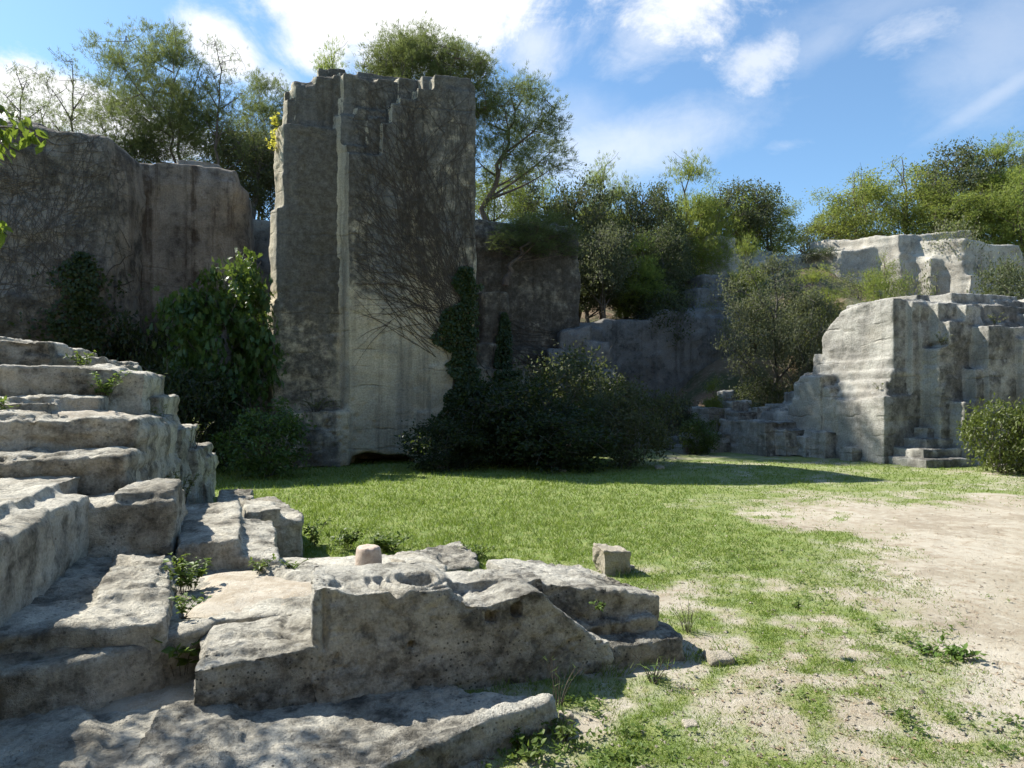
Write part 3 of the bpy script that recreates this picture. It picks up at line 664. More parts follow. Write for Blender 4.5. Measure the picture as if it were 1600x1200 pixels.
# ------------------------------------------------------------------ stepped terrace on the left
tr = rock_root('stone_terrace', -2.5, 8, 0, 'stepped terrace of weathered stone tiers with soil and tufts at the left edge', 'terrace')
TI = [('step', [B(-7, -1.365, 6.6, 8.4, -.1, 1.14), B(-7, -1.5, 6.72, 8, 1, 1.18)]),
      ('step', [B(-7, -1.38, 7.2, 9.6, -.1, 1.44), B(-1.7, -1.33, 7.3, 9.3, -.1, 1.36), B(-7, -2.2, 7.3, 9.5, 1.3, 1.49), B(-7, -2.35, 8.15, 9.5, 1.3, 1.60), B(-7, -2.0, 8.5, 9.5, 1.3, 1.66)]),
      ('step', [B(-8, -1.95, 8.9, 11, -.1, 1.98), B(-2.3, -1.64, 8.95, 10.4, -.1, 1.94), B(-2.05, -1.62, 9.05, 10.2, -.1, 1.9)]),
      ('step', [B(-9, -2.95, 10.15, 12.5, 0, 2.36), B(-9, -3.6, 10.1, 12.4, 2, 2.45), B(-3.3, -2.35, 10.3, 12.5, 0, 2.2), B(-2.75, -2.25, 10.35, 12, 0, 2.13)]),
      ('step', [B(-2.4, -1.55, 9.3, 11, -.1, 1.66), B(-2.2, -1.36, 9.9, 11.5, -.1, 1.22)]),
      ('step', [B(-2.2, -1.24, 10.4, 12, -.1, .9), B(-2.0, -1.18, 11.0, 12.3, -.1, .74)])]
for k, (nm, p) in enumerate(TI):
    rock(nm, p, .027, M_TERR, parent=tr, frac=1.5, seed=60+k, warp=.03, wsc=1.2, amp=.034, asc=3.8, soft=3, chip=.25, layer=.03, bvh=True)
# soil that has slid on to the third tier
def mound_mesh(name, cu, cw, ru, rw, z0, h, seed, n=44, slope=0.0):
    a = np.linspace(-1, 1, n); A, Bm = np.meshgrid(a, a); A = A.ravel(); Bm = Bm.ravel()
    r = np.sqrt(A*A+Bm*Bm); P = np.stack([cu+A*ru, cw+Bm*rw, np.zeros_like(A)], 1)
    z = z0 + h*np.clip(1-r*r, -.3, 1)*(.8+.8*fbm(P, 2.6, 3, seed)) + slope*Bm + .02*fbm(P, 8, 3, seed+1)
    z = np.where(r > 1, z0-.06, z)
    x, y = XY(P[:, 0], P[:, 1]); i = (np.arange(n-1)[:, None]*n + np.arange(n-1)[None, :]).ravel()
    return mk_mesh(name, np.stack([x, y, z], 1), [np.stack([i, i+1, i+n+1, i+n], 1)], True)
m, t, out = new_mat('dry_soil')
co = t.n('ShaderNodeTexCoord').outputs['Object']
n2 = t.noise(co, 7, 8, .7); n3 = t.noise(co, 60, 5, .7)
c = t.mix(t.step(n2, .38, .64), (.45, .40, .32), (.33, .275, .20)); c = t.mix(t.m('MULTIPLY', t.step(n3, .56, .70), .55), c, (.17, .125, .08))
c = t.mix(t.step(t.voro(co, 45).outputs['Distance'], .17, .10), c, (.60, .55, .46))
b = t.n('ShaderNodeBsdfPrincipled', {'Base Color': c, 'Roughness': .95, 'Normal': t.n('ShaderNodeBump', {'Strength': .7, 'Distance': .03, 'Height': t.m('ADD', n2, t.m('MULTIPLY', n3, .5))}).outputs[0]})
t.l.new(b.outputs[0], out.inputs[0]); M_SOIL = m
tag(link('soil', mound_mesh('soil_heap', -2.2, 8.45, .7, .42, 1.40, .13, 5), M_SOIL), kind='structure')

# blocks below the terrace
rock('stone_block', [B(-6, -1.45, 1.6, 6.0, -.1, .90), B(-6, -1.68, 3.5, 6.9, -.1, .99), B(-1.9, -1.5, 2.2, 5.6, .8, .92)], .03, M_TERR, 'long stone wall block running toward the viewer at the left edge', 'stone block',
     seed=70, warp=.03, wsc=1.6, amp=.032, asc=4, soft=4, chip=.3, bvh=True)
rock('stone_block', [B(-1.75, -.86, 5.84, 6.75, -.1, .84), B(-1.3, -.88, 5.9, 6.6, .6, .93), B(-1.1, -.87, 5.95, 6.5, .6, .96)], .026, M_TERR, 'squared stone block with a rounded top corner below the terrace tiers', 'stone block',
     seed=71, warp=.05, wsc=1.6, amp=.032, asc=5, soft=8, chip=.4, bvh=True)
rock('stone_slab', [('p', [(-1.6, 4.08), (-.64, 4.07), (-.84, 5.8), (-1.6, 5.8)], -.1, [.42, .46, .44, .47]), ('p', [(-1.1, 4.5), (-.8, 4.5), (-.86, 5.6), (-1.2, 5.6)], .3, .49)], .022, M_TERR, 'flat stone slab half in sun at the foot of the squared block', 'stone slab',
     seed=72, warp=.03, wsc=2, amp=.035, asc=5, soft=5, chip=.4, bvh=True)
pf = [gp(-160, 1045, .34), gp(0, 1050, .34), gp(150, 1018, .35), gp(305, 982, .36), (-.45, 4.4), (.9, 4.4), gp(700, 892, .27), gp(650, 876, .25), gp(560, 868, .31), gp(480, 868, .33), gp(430, 866, .34), (-.3, 6.3), (-1.6, 6.0)]
rock('rock_platform', [('p', pf, -.1, .325), ('p', [gp(-160, 1045, .34), gp(305, 982, .36), (-.42, 4.35), (-1.9, 4.35)], -.1, .355), ('p', G([(400, 892), (480, 880), (560, 890), (640, 893), (660, 905), (480, 905)], .36), 0, .375)], .024, M_TERR,
     'low rock platform edged by a ledge behind the carved stone bench', 'rock', seed=73, warp=.03, wsc=2, amp=.028, asc=5, soft=5, chip=.4, bvh=True)
rock('stone_slab', [('p', [gp(272, 846, .55), gp(378, 842, .55), gp(374, 786, .58), gp(283, 790, .56)], -.1, [.52, .55, .60, .57]), ('p', [gp(274, 850, .5), gp(440, 872, .42), gp(428, 815, .44), gp(372, 812, .5)], -.1, [.46, .40, .46, .52])], .024, M_TERR,
     'wide tilted stone slab in full sun left of the lawn', 'stone slab', seed=74, warp=.03, wsc=2, amp=.03, asc=5, soft=5, chip=.4, bvh=True)
rock('stone_slab', [('p', [gp(378, 808, .46), gp(474, 812, .42), gp(468, 798, .40), gp(430, 780, .4), gp(372, 780, .46)], -.1, [.47, .42, .42, .44, .5]), ('p', [gp(380, 800, .52), gp(440, 800, .50), gp(430, 788, .5), gp(378, 784, .5)], .2, .54)], .024, M_TERR,
     'stepped stone slab with a dark end face jutting on to the lawn', 'stone slab', seed=75, warp=.03, wsc=2, amp=.04, asc=4, soft=5, chip=.4, bvh=True)
rock('stone_slab', [('p', [gp(335, 792, .27), gp(398, 785, .27), gp(395, 766, .27), gp(345, 768, .27)], -.1, .29)], .024, M_TERR, 'small flat slab at the corner of the lawn nearest the terrace', 'stone slab', seed=76, warp=.05, wsc=2, amp=.03, asc=5, soft=6, chip=.5)
rock('flat_rock', [('p', G([(640, 893), (745, 886), (748, 872), (720, 857), (650, 866)], .05), -.1, [.06, .07, .10, .13, .10]), ('p', G([(600, 890), (690, 888), (690, 872), (615, 874)], .05), -.1, .12)], .018, M_BENCH, 'pale flat rock bedded in the turf behind the carved stone bench', 'rock', seed=77, warp=.05, wsc=3, amp=.03, asc=6, soft=8, chip=.6, bvh=True)
rock('bedrock_floor', [('p', G([(-400, 1085), (150, 1085), (296, 1075), (310, 1300), (-600, 1300)], .05), -.2, .05), ('p', G([(-300, 1120), (120, 1105), (170, 1140), (120, 1230), (-400, 1260)], .08), -.1, .10)], .022, M_TERR, 'rough shaded bedrock in the bottom left corner', 'rock', seed=78, warp=.03, wsc=3, amp=.03, asc=6, soft=6, chip=.5, bvh=True)
def trim(me, zmin):     # drop the faces of a heap that lie under the surface it rests on
    bm = bmesh.new(); bm.from_mesh(me)
    bmesh.ops.delete(bm, geom=[f for f in bm.faces if max(v.co.z for v in f.verts) < zmin], context='FACES')
    bm.to_mesh(me); bm.free()
# dust lying on the platform
def dust_z(X, Y):
    P = np.stack([X, Y, 0*X], 1); U, W_ = UW(X, Y)
    e = np.minimum(np.minimum(U+.70+.06*(W_-4), 1.05-U+.15*fbm(P, 3, 2, 3)), np.minimum(W_-4.42, 5.62-W_+.12*fbm(P, 2.5, 2, 4)-.0*U))
    e = np.minimum(e, (5.25-W_)*.6 + (.25-U)*.8)
    return .298+.055*sst(e+.07*fbm(P, 4, 3, 6), -.05, .34)+.008*fbm(P, 9, 3, 7)
dm, _, _ = grid_mesh('dust', np.arange(-2.9, .0, .03), np.arange(3.6, 6.0, .03), dust_z); trim(dm, .318)
o = tag(link('dirt', dm, M_SOIL), kind='structure')
pm, _, _ = grid_mesh('dirt_pocket', np.arange(-2.35, -1.5, .03), np.arange(3.2, 4.05, .03), lambda X, Y: .07+.03*fbm(np.stack([X, Y, 0*X], 1), 4, 3, 9)-.12*sst(np.hypot((X+1.86)/.42, (Y-3.68)/.42)+.2*fbm(np.stack([X, Y, 0*X], 1), 3, 2, 2), .35, 1.3))
tag(link('dirt', pm, M_SOIL), kind='structure')

# ------------------------------------------------------------------ carved stone bench in front
bn = rock_root('stone_bench', .9, 4.0, 0, 'long weathered carved stone bench in the foreground with a stepped back and scroll', 'stone bench')
V0 = 3.69
def carve(P):
    # scroll at the right shoulder of the tall back: nested arcs sunk in its top
    du, dw = P[:, 0]-.70, P[:, 1]-(V0+.27)
    r = np.hypot(du, dw*.9); top = sst(P[:, 2], .44, .52)*sst(P[:, 0], .38, .46); fr = sst(dw, .05, -.02)
    P[:, 2] -= top*(.075*sst(r, .125, .08)*sst(dw, .07, .03) + fr*.021*(1-np.cos((r-.115)*2*np.pi/.066))*sst(r, .32, .28)*sst(r, .09, .115))
    # upright groove near the left shoulder
    f = sst(P[:, 1], V0+.16, V0+.07)
    P[:, 1] += f*.05*np.clip(1-np.abs(P[:, 0]-.165)/.022, 0, 1)*sst(P[:, 2], .30, .36)
    for (a, z, s) in ((1.075, .40, .030), (1.235, .425, .024), (.62, .30, .014)):   # square sockets
        q = np.maximum(np.abs(P[:, 0]-a), np.abs(P[:, 2]-z)); P[:, 1] += f*.06*sst(q, s*1.25, s*.8)
    # drum-like hollow below the hump
    q = np.hypot(P[:, 0]-1.62, P[:, 2]-.02); P[:, 1] += f*.02*sst(np.abs(q-.20), .022, .006)*(P[:, 0] < 1.62)
    return P
bk = [('e', [(.10, -.1), (.10, .655), (.2, .645), (.32, .61), (.6, .605), (.80, .585), (.855, .575), (.885, .52), (.95, .468), (1.06, .47), (1.2, .502), (1.34, .535), (1.41, .51), (1.48, .43), (1.58, .33), (1.69, .235), (1.8, .19), (1.9, -.1)], V0, V0+.40),
      ('e', [(.12, -.1), (.12, .64), (.8, .60), (.87, .57), (.93, .52), (1.5, .52), (1.6, .3), (1.8, -.1)], V0+.3, V0+.62)]
rock('backrest', bk, .012, M_BENCH, parent=bn, seed=80, warp=.016, wsc=2.5, amp=.017, asc=7, soft=7, chip=.3, frac=1.1, post=carve, pits=.025, bvh=True)
rock('end_block', [('e', [(-.47, -.1), (-.47, .29), (-.2, .31), (.14, .345), (.14, -.1)], V0, V0+.66), ('b', -.44, .12, V0+.1, V0+.6, .2, .335)], .013, M_BENCH, parent=bn, seed=81, warp=.02, wsc=2.5, amp=.022, asc=6, soft=7, chip=.3, frac=1.1, pits=.02, bvh=True)
rb = [('p', [(1.40, 4.02), (1.75, 3.92), (2.27, 3.86), (2.34, 4.25), (2.12, 4.85), (1.35, 4.75)], -.1, [.50, .46, .36, .34, .37, .46]), ('p', [(1.2, 4.02), (1.6, 4.02), (1.5, 4.5), (1.15, 4.4)], -.1, [.52, .46, .44, .5]),
      ('p', [(1.62, 3.84), (2.2, 3.80), (2.22, 4.2), (1.66, 4.3)], -.1, [.24, .26, .27, .3])]
rock('end_block', rb, .014, M_BENCH, parent=bn, seed=82, warp=.025, wsc=2.5, amp=.038, asc=4.5, soft=5, chip=.3, layer=.02, pits=.02, bvh=True)
rock('plinth', [B(1.55, 2.33, V0, 4.6, -.1, .165), B(1.7, 2.36, V0+.05, 4.5, -.1, .175)], .014, M_BENCH, parent=bn, seed=83, warp=.025, wsc=2.5, amp=.02, asc=6, soft=12, chip=.6, bvh=True)
zs = .17
seat = [('p', [gp(866, 1086, zs), gp(852, 1064, zs), gp(820, 1056, zs), (.5, V0+.15), (-.6, V0+.1), gp(180, 1165, zs), gp(60, 1215, zs), gp(120, 1300, zs), gp(380, 1252, zs), gp(560, 1192, zs), gp(690, 1150, zs), gp(790, 1113, zs)], -.1, [.165, .165, .165, .15, .09, .075, .06, .05, .08, .12, .15, .165])]
def dish(P):     # the seat is worn to a basin with a raised front rim
    fr = np.array([gp(866, 1086, zs), gp(690, 1150, zs), gp(560, 1192, zs), gp(380, 1252, zs), gp(100, 1330, zs)])
    d = np.full(len(P), 9.0)
    for a, b in zip(fr[:-1], fr[1:]):
        ab = b-a; tt = np.clip(((P[:, :2]-a)@ab)/(ab@ab), 0, 1); d = np.minimum(d, np.linalg.norm(P[:, :2]-(a+tt[:, None]*ab), axis=1))
    top = sst(P[:, 2], .05, .08)
    P[:, 2] -= top*.105*sst(d+.05*fbm(P, 5, 3, 3), .05, .17)*sst(P[:, 0], -.35, .0)
    P[:, 2] = np.where(top > .5, np.maximum(P[:, 2], .062), P[:, 2])
    P[:, 2] += top*.02*sst(fbm(P, 4.0, 3, 6), 0, .4)*sst(P[:, 0], .15, -.1)
    return P
rock('seat', seat, .013, M_BENCH, parent=bn, seed=84, warp=.025, wsc=2.5, amp=.026, asc=6, soft=6, chip=.3, post=dish, pits=.02, bvh=True)

# loose pieces on the turf
X, Y = gxy(957, 893); u, w = UW(X, Y)
rock('stone_block', [('p', [(u-.14, w-.10), (u+.13, w-.12), (u+.15, w+.13), (u-.13, w+.16)], -.05, [.235, .205, .215, .245])], .011, M_BLOCK, 'small squared pale stone block standing alone on the grass', 'stone block', seed=90, warp=.02, wsc=4, amp=.020, asc=8, soft=5, chip=.5, bvh=True)
X, Y = gxy(576, 883, .345)
m, t, out = new_mat('brick_drum')
co = t.n('ShaderNodeTexCoord').outputs['Object']; n2 = t.noise(co, 18, 8, .7)
c = t.mix(t.step(n2, .35, .65), (.52, .43, .35), (.36, .28, .22))
b = t.n('ShaderNodeBsdfPrincipled', {'Base Color': c, 'Roughness': .9, 'Normal': t.n('ShaderNodeBump', {'Strength': .8, 'Distance': .012, 'Height': n2}).outputs[0]}); t.l.new(b.outputs[0], out.inputs[0])
ang = np.arange(40)/40*2*np.pi; rings = []
for r, z in ((.102, -.06), (.101, .0), (.097, .05), (.092, .10), (.088, .122), (.080, .130), (.05, .131), (.001, .130)):
    rings.append(np.stack([r*np.cos(ang), r*np.sin(ang), np.full(40, z)], 1))
V = np.concatenate(rings); V = V + .012*np.stack([fbm(V, 14, 4, k) for k in range(3)], 1); V[:, 2] -= .03*sst(facets(V, 9, 3)[0], .1, .5)*(V[:, 2] > .09)
i = np.arange(7)[:, None]*40; j = np.arange(40)[None, :]; k = (j+1) % 40
me = mk_mesh('drum', V, [np.stack([i+j, i+k, i+40+k, i+40+j], -1).reshape(-1, 4)], True)
o = tag(link('stone_drum', me, m), 'short round pinkish stone drum standing on the rock ledge', 'stone drum'); o.location = (X, Y, .36)
for k, (px, py, s, h, lab) in enumerate([(1122, 1036, .10, .06, 'pale stone in the grass at the right end of the carved bench'), (884, 1128, .045, .05, 'rounded white stone by the end of the bench seat'), (1356, 1102, .022, .03, 'single white pebble on the grass patch at the lower right'),
                                         (1078, 1134, .05, .02, 'flat pale stone lying right of the bench seat corner'), (985, 888, .05, .03, 'little stone beside the small squared block'), (1030, 733, .12, .08, 'white stone in the shade of the dark bushes'), (690, 733, .14, .08, 'grey stone at the foot of the tall pillar'), (620, 890, .07, .07, 'wedge of stone leaning by the round stone drum'), (880, 738, .1, .06, 'small white stone at the edge of the tall pillar shadow')]):
    z = .33 if k == 7 else 0; X, Y = gxy(px, py, z); u, w = UW(X, Y)
    rock('loose_stone', [('p', [(u-s, w-s*.6), (u+s*.7, w-s*.8), (u+s, w+s*.5), (u-s*.5, w+s)], z-.02, [z+h*.7, z+h, z+h*.9, z+h*1.1])], max(s*.16, .004), M_BLOCK, lab, 'stone', 'loose stones on the grass', seed=100+k, warp=s*.2, wsc=.4/s, amp=s*.08, asc=1/s, soft=6, chip=.6, bvh=(k < 8))
# ------------------------------------------------------------------ foliage materials
L_PINE = leaf_mat('pine_needles', (.075, .105, .040), (.145, .175, .065), (.19, .20, .09), rough=.6, trans=.46, nscale=.9, trc=(.28, .34, .09))
L_PINEL = leaf_mat('young_pine_needles', (.125, .17, .035), (.21, .25, .06), (.25, .27, .09), rough=.6, trans=.50, nscale=.9, trc=(.38, .44, .08))
L_OAK = leaf_mat('holm_oak_leaves', (.050, .062, .030), (.105, .115, .062), (.17, .17, .11), rough=.62, trans=.32, nscale=1.0, spec=.2, trc=(.20, .25, .06))
L_GREY = leaf_mat('grey_oak_leaves', (.085, .098, .055), (.155, .165, .10), (.23, .23, .17), rough=.65, trans=.34, nscale=1.1, spec=.2, trc=(.24, .28, .09))
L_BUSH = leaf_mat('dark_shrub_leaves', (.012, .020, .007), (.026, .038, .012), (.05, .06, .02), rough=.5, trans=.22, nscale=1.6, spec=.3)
L_FIG = leaf_mat('fig_leaves', (.030, .062, .014), (.060, .105, .024), (.10, .15, .04), rough=.42, trans=.32, nscale=1.6, spec=.4)
L_IVY = leaf_mat('ivy_leaves', (.018, .036, .009), (.036, .062, .016), (.06, .075, .024), rough=.45, trans=.2, nscale=2.5, spec=.35)
L_WEED = leaf_mat('weed_leaves', (.075, .13, .022), (.13, .19, .04), (.17, .22, .06), rough=.5, trans=.4, nscale=4)
L_HANG = leaf_mat('overhanging_leaves', (.06, .10, .015), (.10, .15, .025), (.15, .18, .04), rough=.42, trans=.42, nscale=5, trc=(.34, .46, .05))
L_YEL = leaf_mat('yellow_leaves', (.45, .42, .05), (.55, .50, .08), None, rough=.5, trans=.5, nscale=5, trc=(.6, .55, .1))
L_DRY = leaf_mat('dry_twig_leaves', (.14, .15, .07), (.20, .20, .10), (.26, .24, .14), rough=.6, trans=.3, nscale=2)
BK_PINE = bark_mat('pine_bark', (.16, .12, .09), (.08, .062, .05)); BK_OAK = bark_mat('oak_bark', (.15, .135, .115), (.075, .068, .058)); BK_STEM = bark_mat('creeper_bark', (.085, .068, .052), (.05, .042, .034))

BK_STEM2 = bark_mat('grey_creeper_bark', (.13, .115, .098), (.075, .066, .057))
def bez(a, b, c, n=8):
    s = np.linspace(0, 1, n)[:, None]; return (1-s)**2*a + 2*s*(1-s)*b + s*s*c
def make_tree(seed, H, ells, nclump, lkind, nleaf, lsize, lwid, crad, trunk=(.12, 0, 0), fork=.45, nlimb=7, tufts=None, shell=.55, sag=.0, sparse=0.0, multi=1):
    """ells: crown volumes (x,y,z,rx,ry,rz); returns (trunk V,F), (crown V,F)"""
    rg = np.random.default_rng(seed)
    vol = np.array([e[3]*e[4]*e[5] for e in ells]); cs = []; tries = 0
    while len(cs) < nclump and tries < 20000:
        tries += 1
        e = ells[rg.choice(len(ells), p=vol/vol.sum())]; d = rnd_dirs(rg, 1)[0]
        r = rg.uniform(shell**3, 1)**(1/3)*rg.uniform(.86, 1.08)
        p = np.array(e[:3])+d*r*np.array(e[3:])
        if p[2] < .12*H: continue
        if all(np.linalg.norm((p-q)/crad) > .62 for q in cs): cs.append(p)
    C = np.array(cs); n = len(C)
    tops = []
    paths = []
    r0, lx, ly = trunk
    zmax = max(e[2]+.55*e[5] for e in ells)
    for k in range(multi):
        off = np.array([rg.normal(0, .12), rg.normal(0, .12), 0])*(multi > 1)*H*.12
        tp = np.array([lx+off[0]*4, ly+off[1]*4, zmax*(1-.12*k)])
        mid = np.array([lx*.35+rg.normal(0, .05*H)+off[0]*2, ly*.35+rg.normal(0, .05*H)+off[1]*2, zmax*.5])
        tk = bez(off*.3, mid, tp, 14); tk[1:-1] += rg.normal(0, .010*H, (12, 3))*[1, 1, .2]
        tops.append(tk); paths.append((np.vstack([tk[:1]-[0, 0, .4], tk]), r0*(1-.2*k), r0*.16))
    # limbs to far-spread clumps
    idx = [int(np.argmax(C[:, 2]))]
    dm = np.full(n, 1e9)
    for _ in range(min(nlimb, n)-1):
        dm = np.minimum(dm, np.linalg.norm(C-C[idx[-1]], axis=1)); idx.append(int(np.argmax(dm)))
    nodes = [(tk[j], tk, j) for tk in tops for j in range(5, 13)]
    pts = [q[0] for q in nodes]
    for i in idx:
        c = C[i]; tk = tops[rg.integers(len(tops))]
        rad = np.linalg.norm(c[:2]-np.array([lx, ly])*.5)
        z0 = np.clip(c[2]-rad*rg.uniform(.35, .9)-.04*H, fork*H*.75, zmax*.9)
        j = int(np.argmin(np.abs(tk[:, 2]-z0))); a = tk[j]
        m = a*.45+c*.55+np.array([0, 0, -.06*rad if c[2] > a[2] else .1*rad])+rg.normal(0, .07*rad+.01, 3)
        b = bez(a, m, c, 10); paths.append((b, r0*(.46-.2*j/14), r0*.07)); pts += list(b[2:])
    PT = np.array(pts)
    for i in range(n):
        if i in idx: continue
        c = C[i]; d = np.linalg.norm(PT-c, axis=1) + np.where(PT[:, 2] > c[2]+.05*H, .5*H, 0)
        a = PT[int(np.argmin(d))]; L = np.linalg.norm(c-a)
        b = bez(a, (a+c)/2+rg.normal(0, .13*L, 3)-[0, 0, .05*L], c, 7); paths.append((b, r0*.13, r0*.035))
    Ls = []
    cen = np.array([np.mean([e[0] for e in ells]), np.mean([e[1] for e in ells]), np.mean([e[2] for e in ells])])
    for i in range(n):
        c = C[i]; s = crad*rg.uniform(.7, 1.25); out = (c-cen)/(np.linalg.norm(c-cen)+1e-6)
        k = int(nleaf*rg.uniform(.6, 1.35)*(1-sparse*rg.random()))
        for _ in range(2): # twigs
            e2 = c+rg.normal(0, s*.55, 3); paths.append((bez(c, (c+e2)/2+rg.normal(0, .1*s, 3), e2, 4), r0*.04+.004, .004))
        off = np.clip(rg.normal(0, 1, (k, 3)), -2.0, 2.0)*[.5, .5, .36]*s; P = c+off; 
        if sag: P[:, 2] -= sag*np.abs(off[:, 0])
        if lkind == 'needle':
            A0 = rnd_dirs(rg, k)*.55+out*.5+np.array([0, 0, .75])+off/s*.6
            q = tufts; P = np.repeat(P, q, 0); A = np.repeat(A0/np.linalg.norm(A0, axis=1)[:, None], q, 0)+rnd_dirs(rg, k*q)*.75
            Ls.append((P+rg.normal(0, .03, P.shape), A, rnd_dirs(rg, len(P)), lsize*rg.uniform(.7, 1.2, len(P)), lwid))
        else:
            A = rnd_dirs(rg, k)+[0, 0, -.1]; N = rnd_dirs(rg, k)*.9+[0, 0, .8]+out*.4
            Ls.append((P, A, N, lsize*rg.uniform(.5, 1.4, k), lwid*rg.uniform(.7, 1.3, k)))
    P, A, N, L = [np.concatenate([l[j] for l in Ls]) for j in range(4)]
    W_ = np.concatenate([np.broadcast_to(l[4], (len(l[0]),)) for l in Ls])
    return tubes(paths, 6), leaves(P, A, N, L, W_, lkind)

PROTO = {}
def proto(key, lmat, bmat, H, **kw):
    (tv, tf), (cv, cf) = make_tree(H=H, **kw)
    tm = mk_mesh(key+'_trunk', tv, [tf], True); cm = mk_mesh(key+'_crown', cv, cf, False)
    tm.materials.append(bmat); cm.materials.append(lmat)
    z = cv[:, 2]; PROTO[key] = (tm, cm, float(np.percentile(z, 99.6)), float(np.percentile(cv[:, 0], 99)-np.percentile(cv[:, 0], 1)))
# tall loose pine, broad stone-pine crown, leaning pine, young pine, oaks and shrubs
proto('pine_loose', L_PINE, BK_PINE, 7.0, seed=1, ells=[(-.5, 0, 4.4, 2.0, 1.8, 2.3), (-1.2, .2, 3.0, 1.3, 1.2, 1.2), (.6, 0, 3.3, 1.2, 1.3, 1.6)], nclump=182, lkind='needle', nleaf=60, lsize=0.122, lwid=0.0139, crad=.46, trunk=(.085, -.3, 0), fork=.25, nlimb=14, tufts=9, shell=.22, multi=2)
proto('pine_thin', L_PINE, BK_PINE, 6.0, seed=2, ells=[(.2, 0, 4.3, .9, .9, 1.5), (.6, 0, 3.0, 1.0, 1.0, 1.1)], nclump=60, lkind='needle', nleaf=22, lsize=0.116, lwid=0.0132, crad=.42, trunk=(.085, .2, 0), fork=.3, nlimb=9, tufts=8, shell=.3, sparse=.5)
proto('pine_dome', L_PINE, BK_PINE, 6.5, seed=3, ells=[(0, 0, 4.9, 2.2, 2.0, 1.5), (-.6, 0, 5.2, 1.4, 1.4, 1.2)], nclump=221, lkind='needle', nleaf=65, lsize=0.116, lwid=0.0132, crad=.42, trunk=(.11, 0, 0), fork=.5, nlimb=12, tufts=9, shell=.5)
proto('pine_lean', L_PINE, BK_PINE, 5.0, seed=4, ells=[(1.2, 0, 3.9, 1.2, 1.1, .8), (1.7, .2, 3.0, .9, .9, .9), (.6, 0, 2.6, 1.0, .9, .7)], nclump=85, lkind='needle', nleaf=47, lsize=0.116, lwid=0.0132, crad=.42, trunk=(.11, 1.2, 0), fork=.2, nlimb=10, tufts=9, shell=.45)
proto('pine_young', L_PINEL, BK_PINE, 4.5, seed=5, ells=[(0, 0, 1.6, 1.0, 1.0, 1.0), (0, 0, 2.7, .75, .75, 1.0), (0, 0, 3.7, .45, .45, .9)], nclump=85, lkind='needle', nleaf=52, lsize=0.109, lwid=0.0139, crad=.38, trunk=(.07, 0, 0), fork=.1, nlimb=12, tufts=9, shell=.3)
proto('pine_bushy', L_PINEL, BK_PINE, 4.5, seed=6, ells=[(0, 0, 2.6, 1.7, 1.5, 1.6), (.8, 0, 3.2, .9, 1, 1.0), (-.9, 0, 2.0, 1, 1, 1.1), (.2, 0, 3.9, .6, .6, .8)], nclump=84, lkind='oval', nleaf=150, lsize=.115, lwid=.034, crad=.42, trunk=(.08, .1, 0), fork=.15, nlimb=12, shell=.45, multi=2)
proto('oak_round', L_OAK, BK_OAK, 4.5, seed=7, ells=[(0, 0, 2.8, 1.6, 1.5, 1.5), (.7, .1, 3.3, 1.0, 1.0, 1.0), (-.8, 0, 2.4, 1.1, 1, 1.0)], nclump=85, lkind='oval', nleaf=150, lsize=.105, lwid=.055, crad=.48, trunk=(.13, .1, 0), fork=.25, nlimb=10, shell=.5, multi=2)
proto('oak_open', L_OAK, BK_OAK, 5.0, seed=8, ells=[(-.5, 0, 3.6, 1.4, 1.3, 1.2), (.9, 0, 3.2, 1.2, 1.2, 1.2)], nclump=58, lkind='oval', nleaf=135, lsize=.10, lwid=.055, crad=.46, trunk=(.12, .1, 0), fork=.3, nlimb=9, shell=.5, multi=2)
proto('oak_grey', L_GREY, BK_OAK, 5.0, seed=9, ells=[(-.3, 0, 3.6, 1.9, 1.6, 1.3), (-1.2, -.2, 2.3, 1.3, 1.2, .95), (1.0, 0, 2.7, 1.3, 1.2, 1.2)], nclump=72, lkind='oval', nleaf=210, lsize=.095, lwid=.05, crad=.46, trunk=(.12, .1, 0), fork=.2, nlimb=13, shell=.5)
proto('oak_small', L_GREY, BK_OAK, 4.0, seed=10, ells=[(0, 0, 3.0, 1.2, 1.1, .95)], nclump=42, lkind='oval', nleaf=130, lsize=.09, lwid=.05, crad=.42, trunk=(.075, .1, 0), fork=.45, nlimb=8, shell=.4, multi=2)
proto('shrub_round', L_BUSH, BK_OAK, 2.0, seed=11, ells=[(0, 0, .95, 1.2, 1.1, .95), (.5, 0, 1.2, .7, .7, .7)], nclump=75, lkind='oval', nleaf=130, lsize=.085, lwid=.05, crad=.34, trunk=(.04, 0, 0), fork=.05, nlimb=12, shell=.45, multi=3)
proto('shrub_scrub', L_DRY, BK_OAK, 2.0, seed=12, ells=[(0, 0, 1.0, 1.2, 1.1, .9)], nclump=46, lkind='oval', nleaf=60, lsize=.075, lwid=.034, crad=.36, trunk=(.03, 0, 0), fork=.05, nlimb=12, shell=.3, multi=3)
proto('shrub_green', L_OAK, BK_OAK, 2.0, seed=13, ells=[(0, 0, 1.0, 1.2, 1.1, .95), (-.5, 0, .8, .8, .8, .8)], nclump=62, lkind='oval', nleaf=110, lsize=.085, lwid=.048, crad=.36, trunk=(.035, 0, 0), fork=.05, nlimb=12, shell=.45, multi=3)
L_BRIGHT = leaf_mat('bright_shrub_leaves', (.075, .105, .022), (.14, .175, .04), (.20, .22, .07), rough=.45, trans=.35, nscale=2, spec=.4)
proto('shrub_bright', L_BRIGHT, BK_OAK, 2.0, seed=23, ells=[(0, 0, 1.0, 1.1, 1.0, .95), (-.5, 0, .8, .8, .8, .8)], nclump=66, lkind='oval', nleaf=80, lsize=.10, lwid=.06, crad=.33, trunk=(.03, 0, 0), fork=.05, nlimb=12, shell=.45, multi=3)
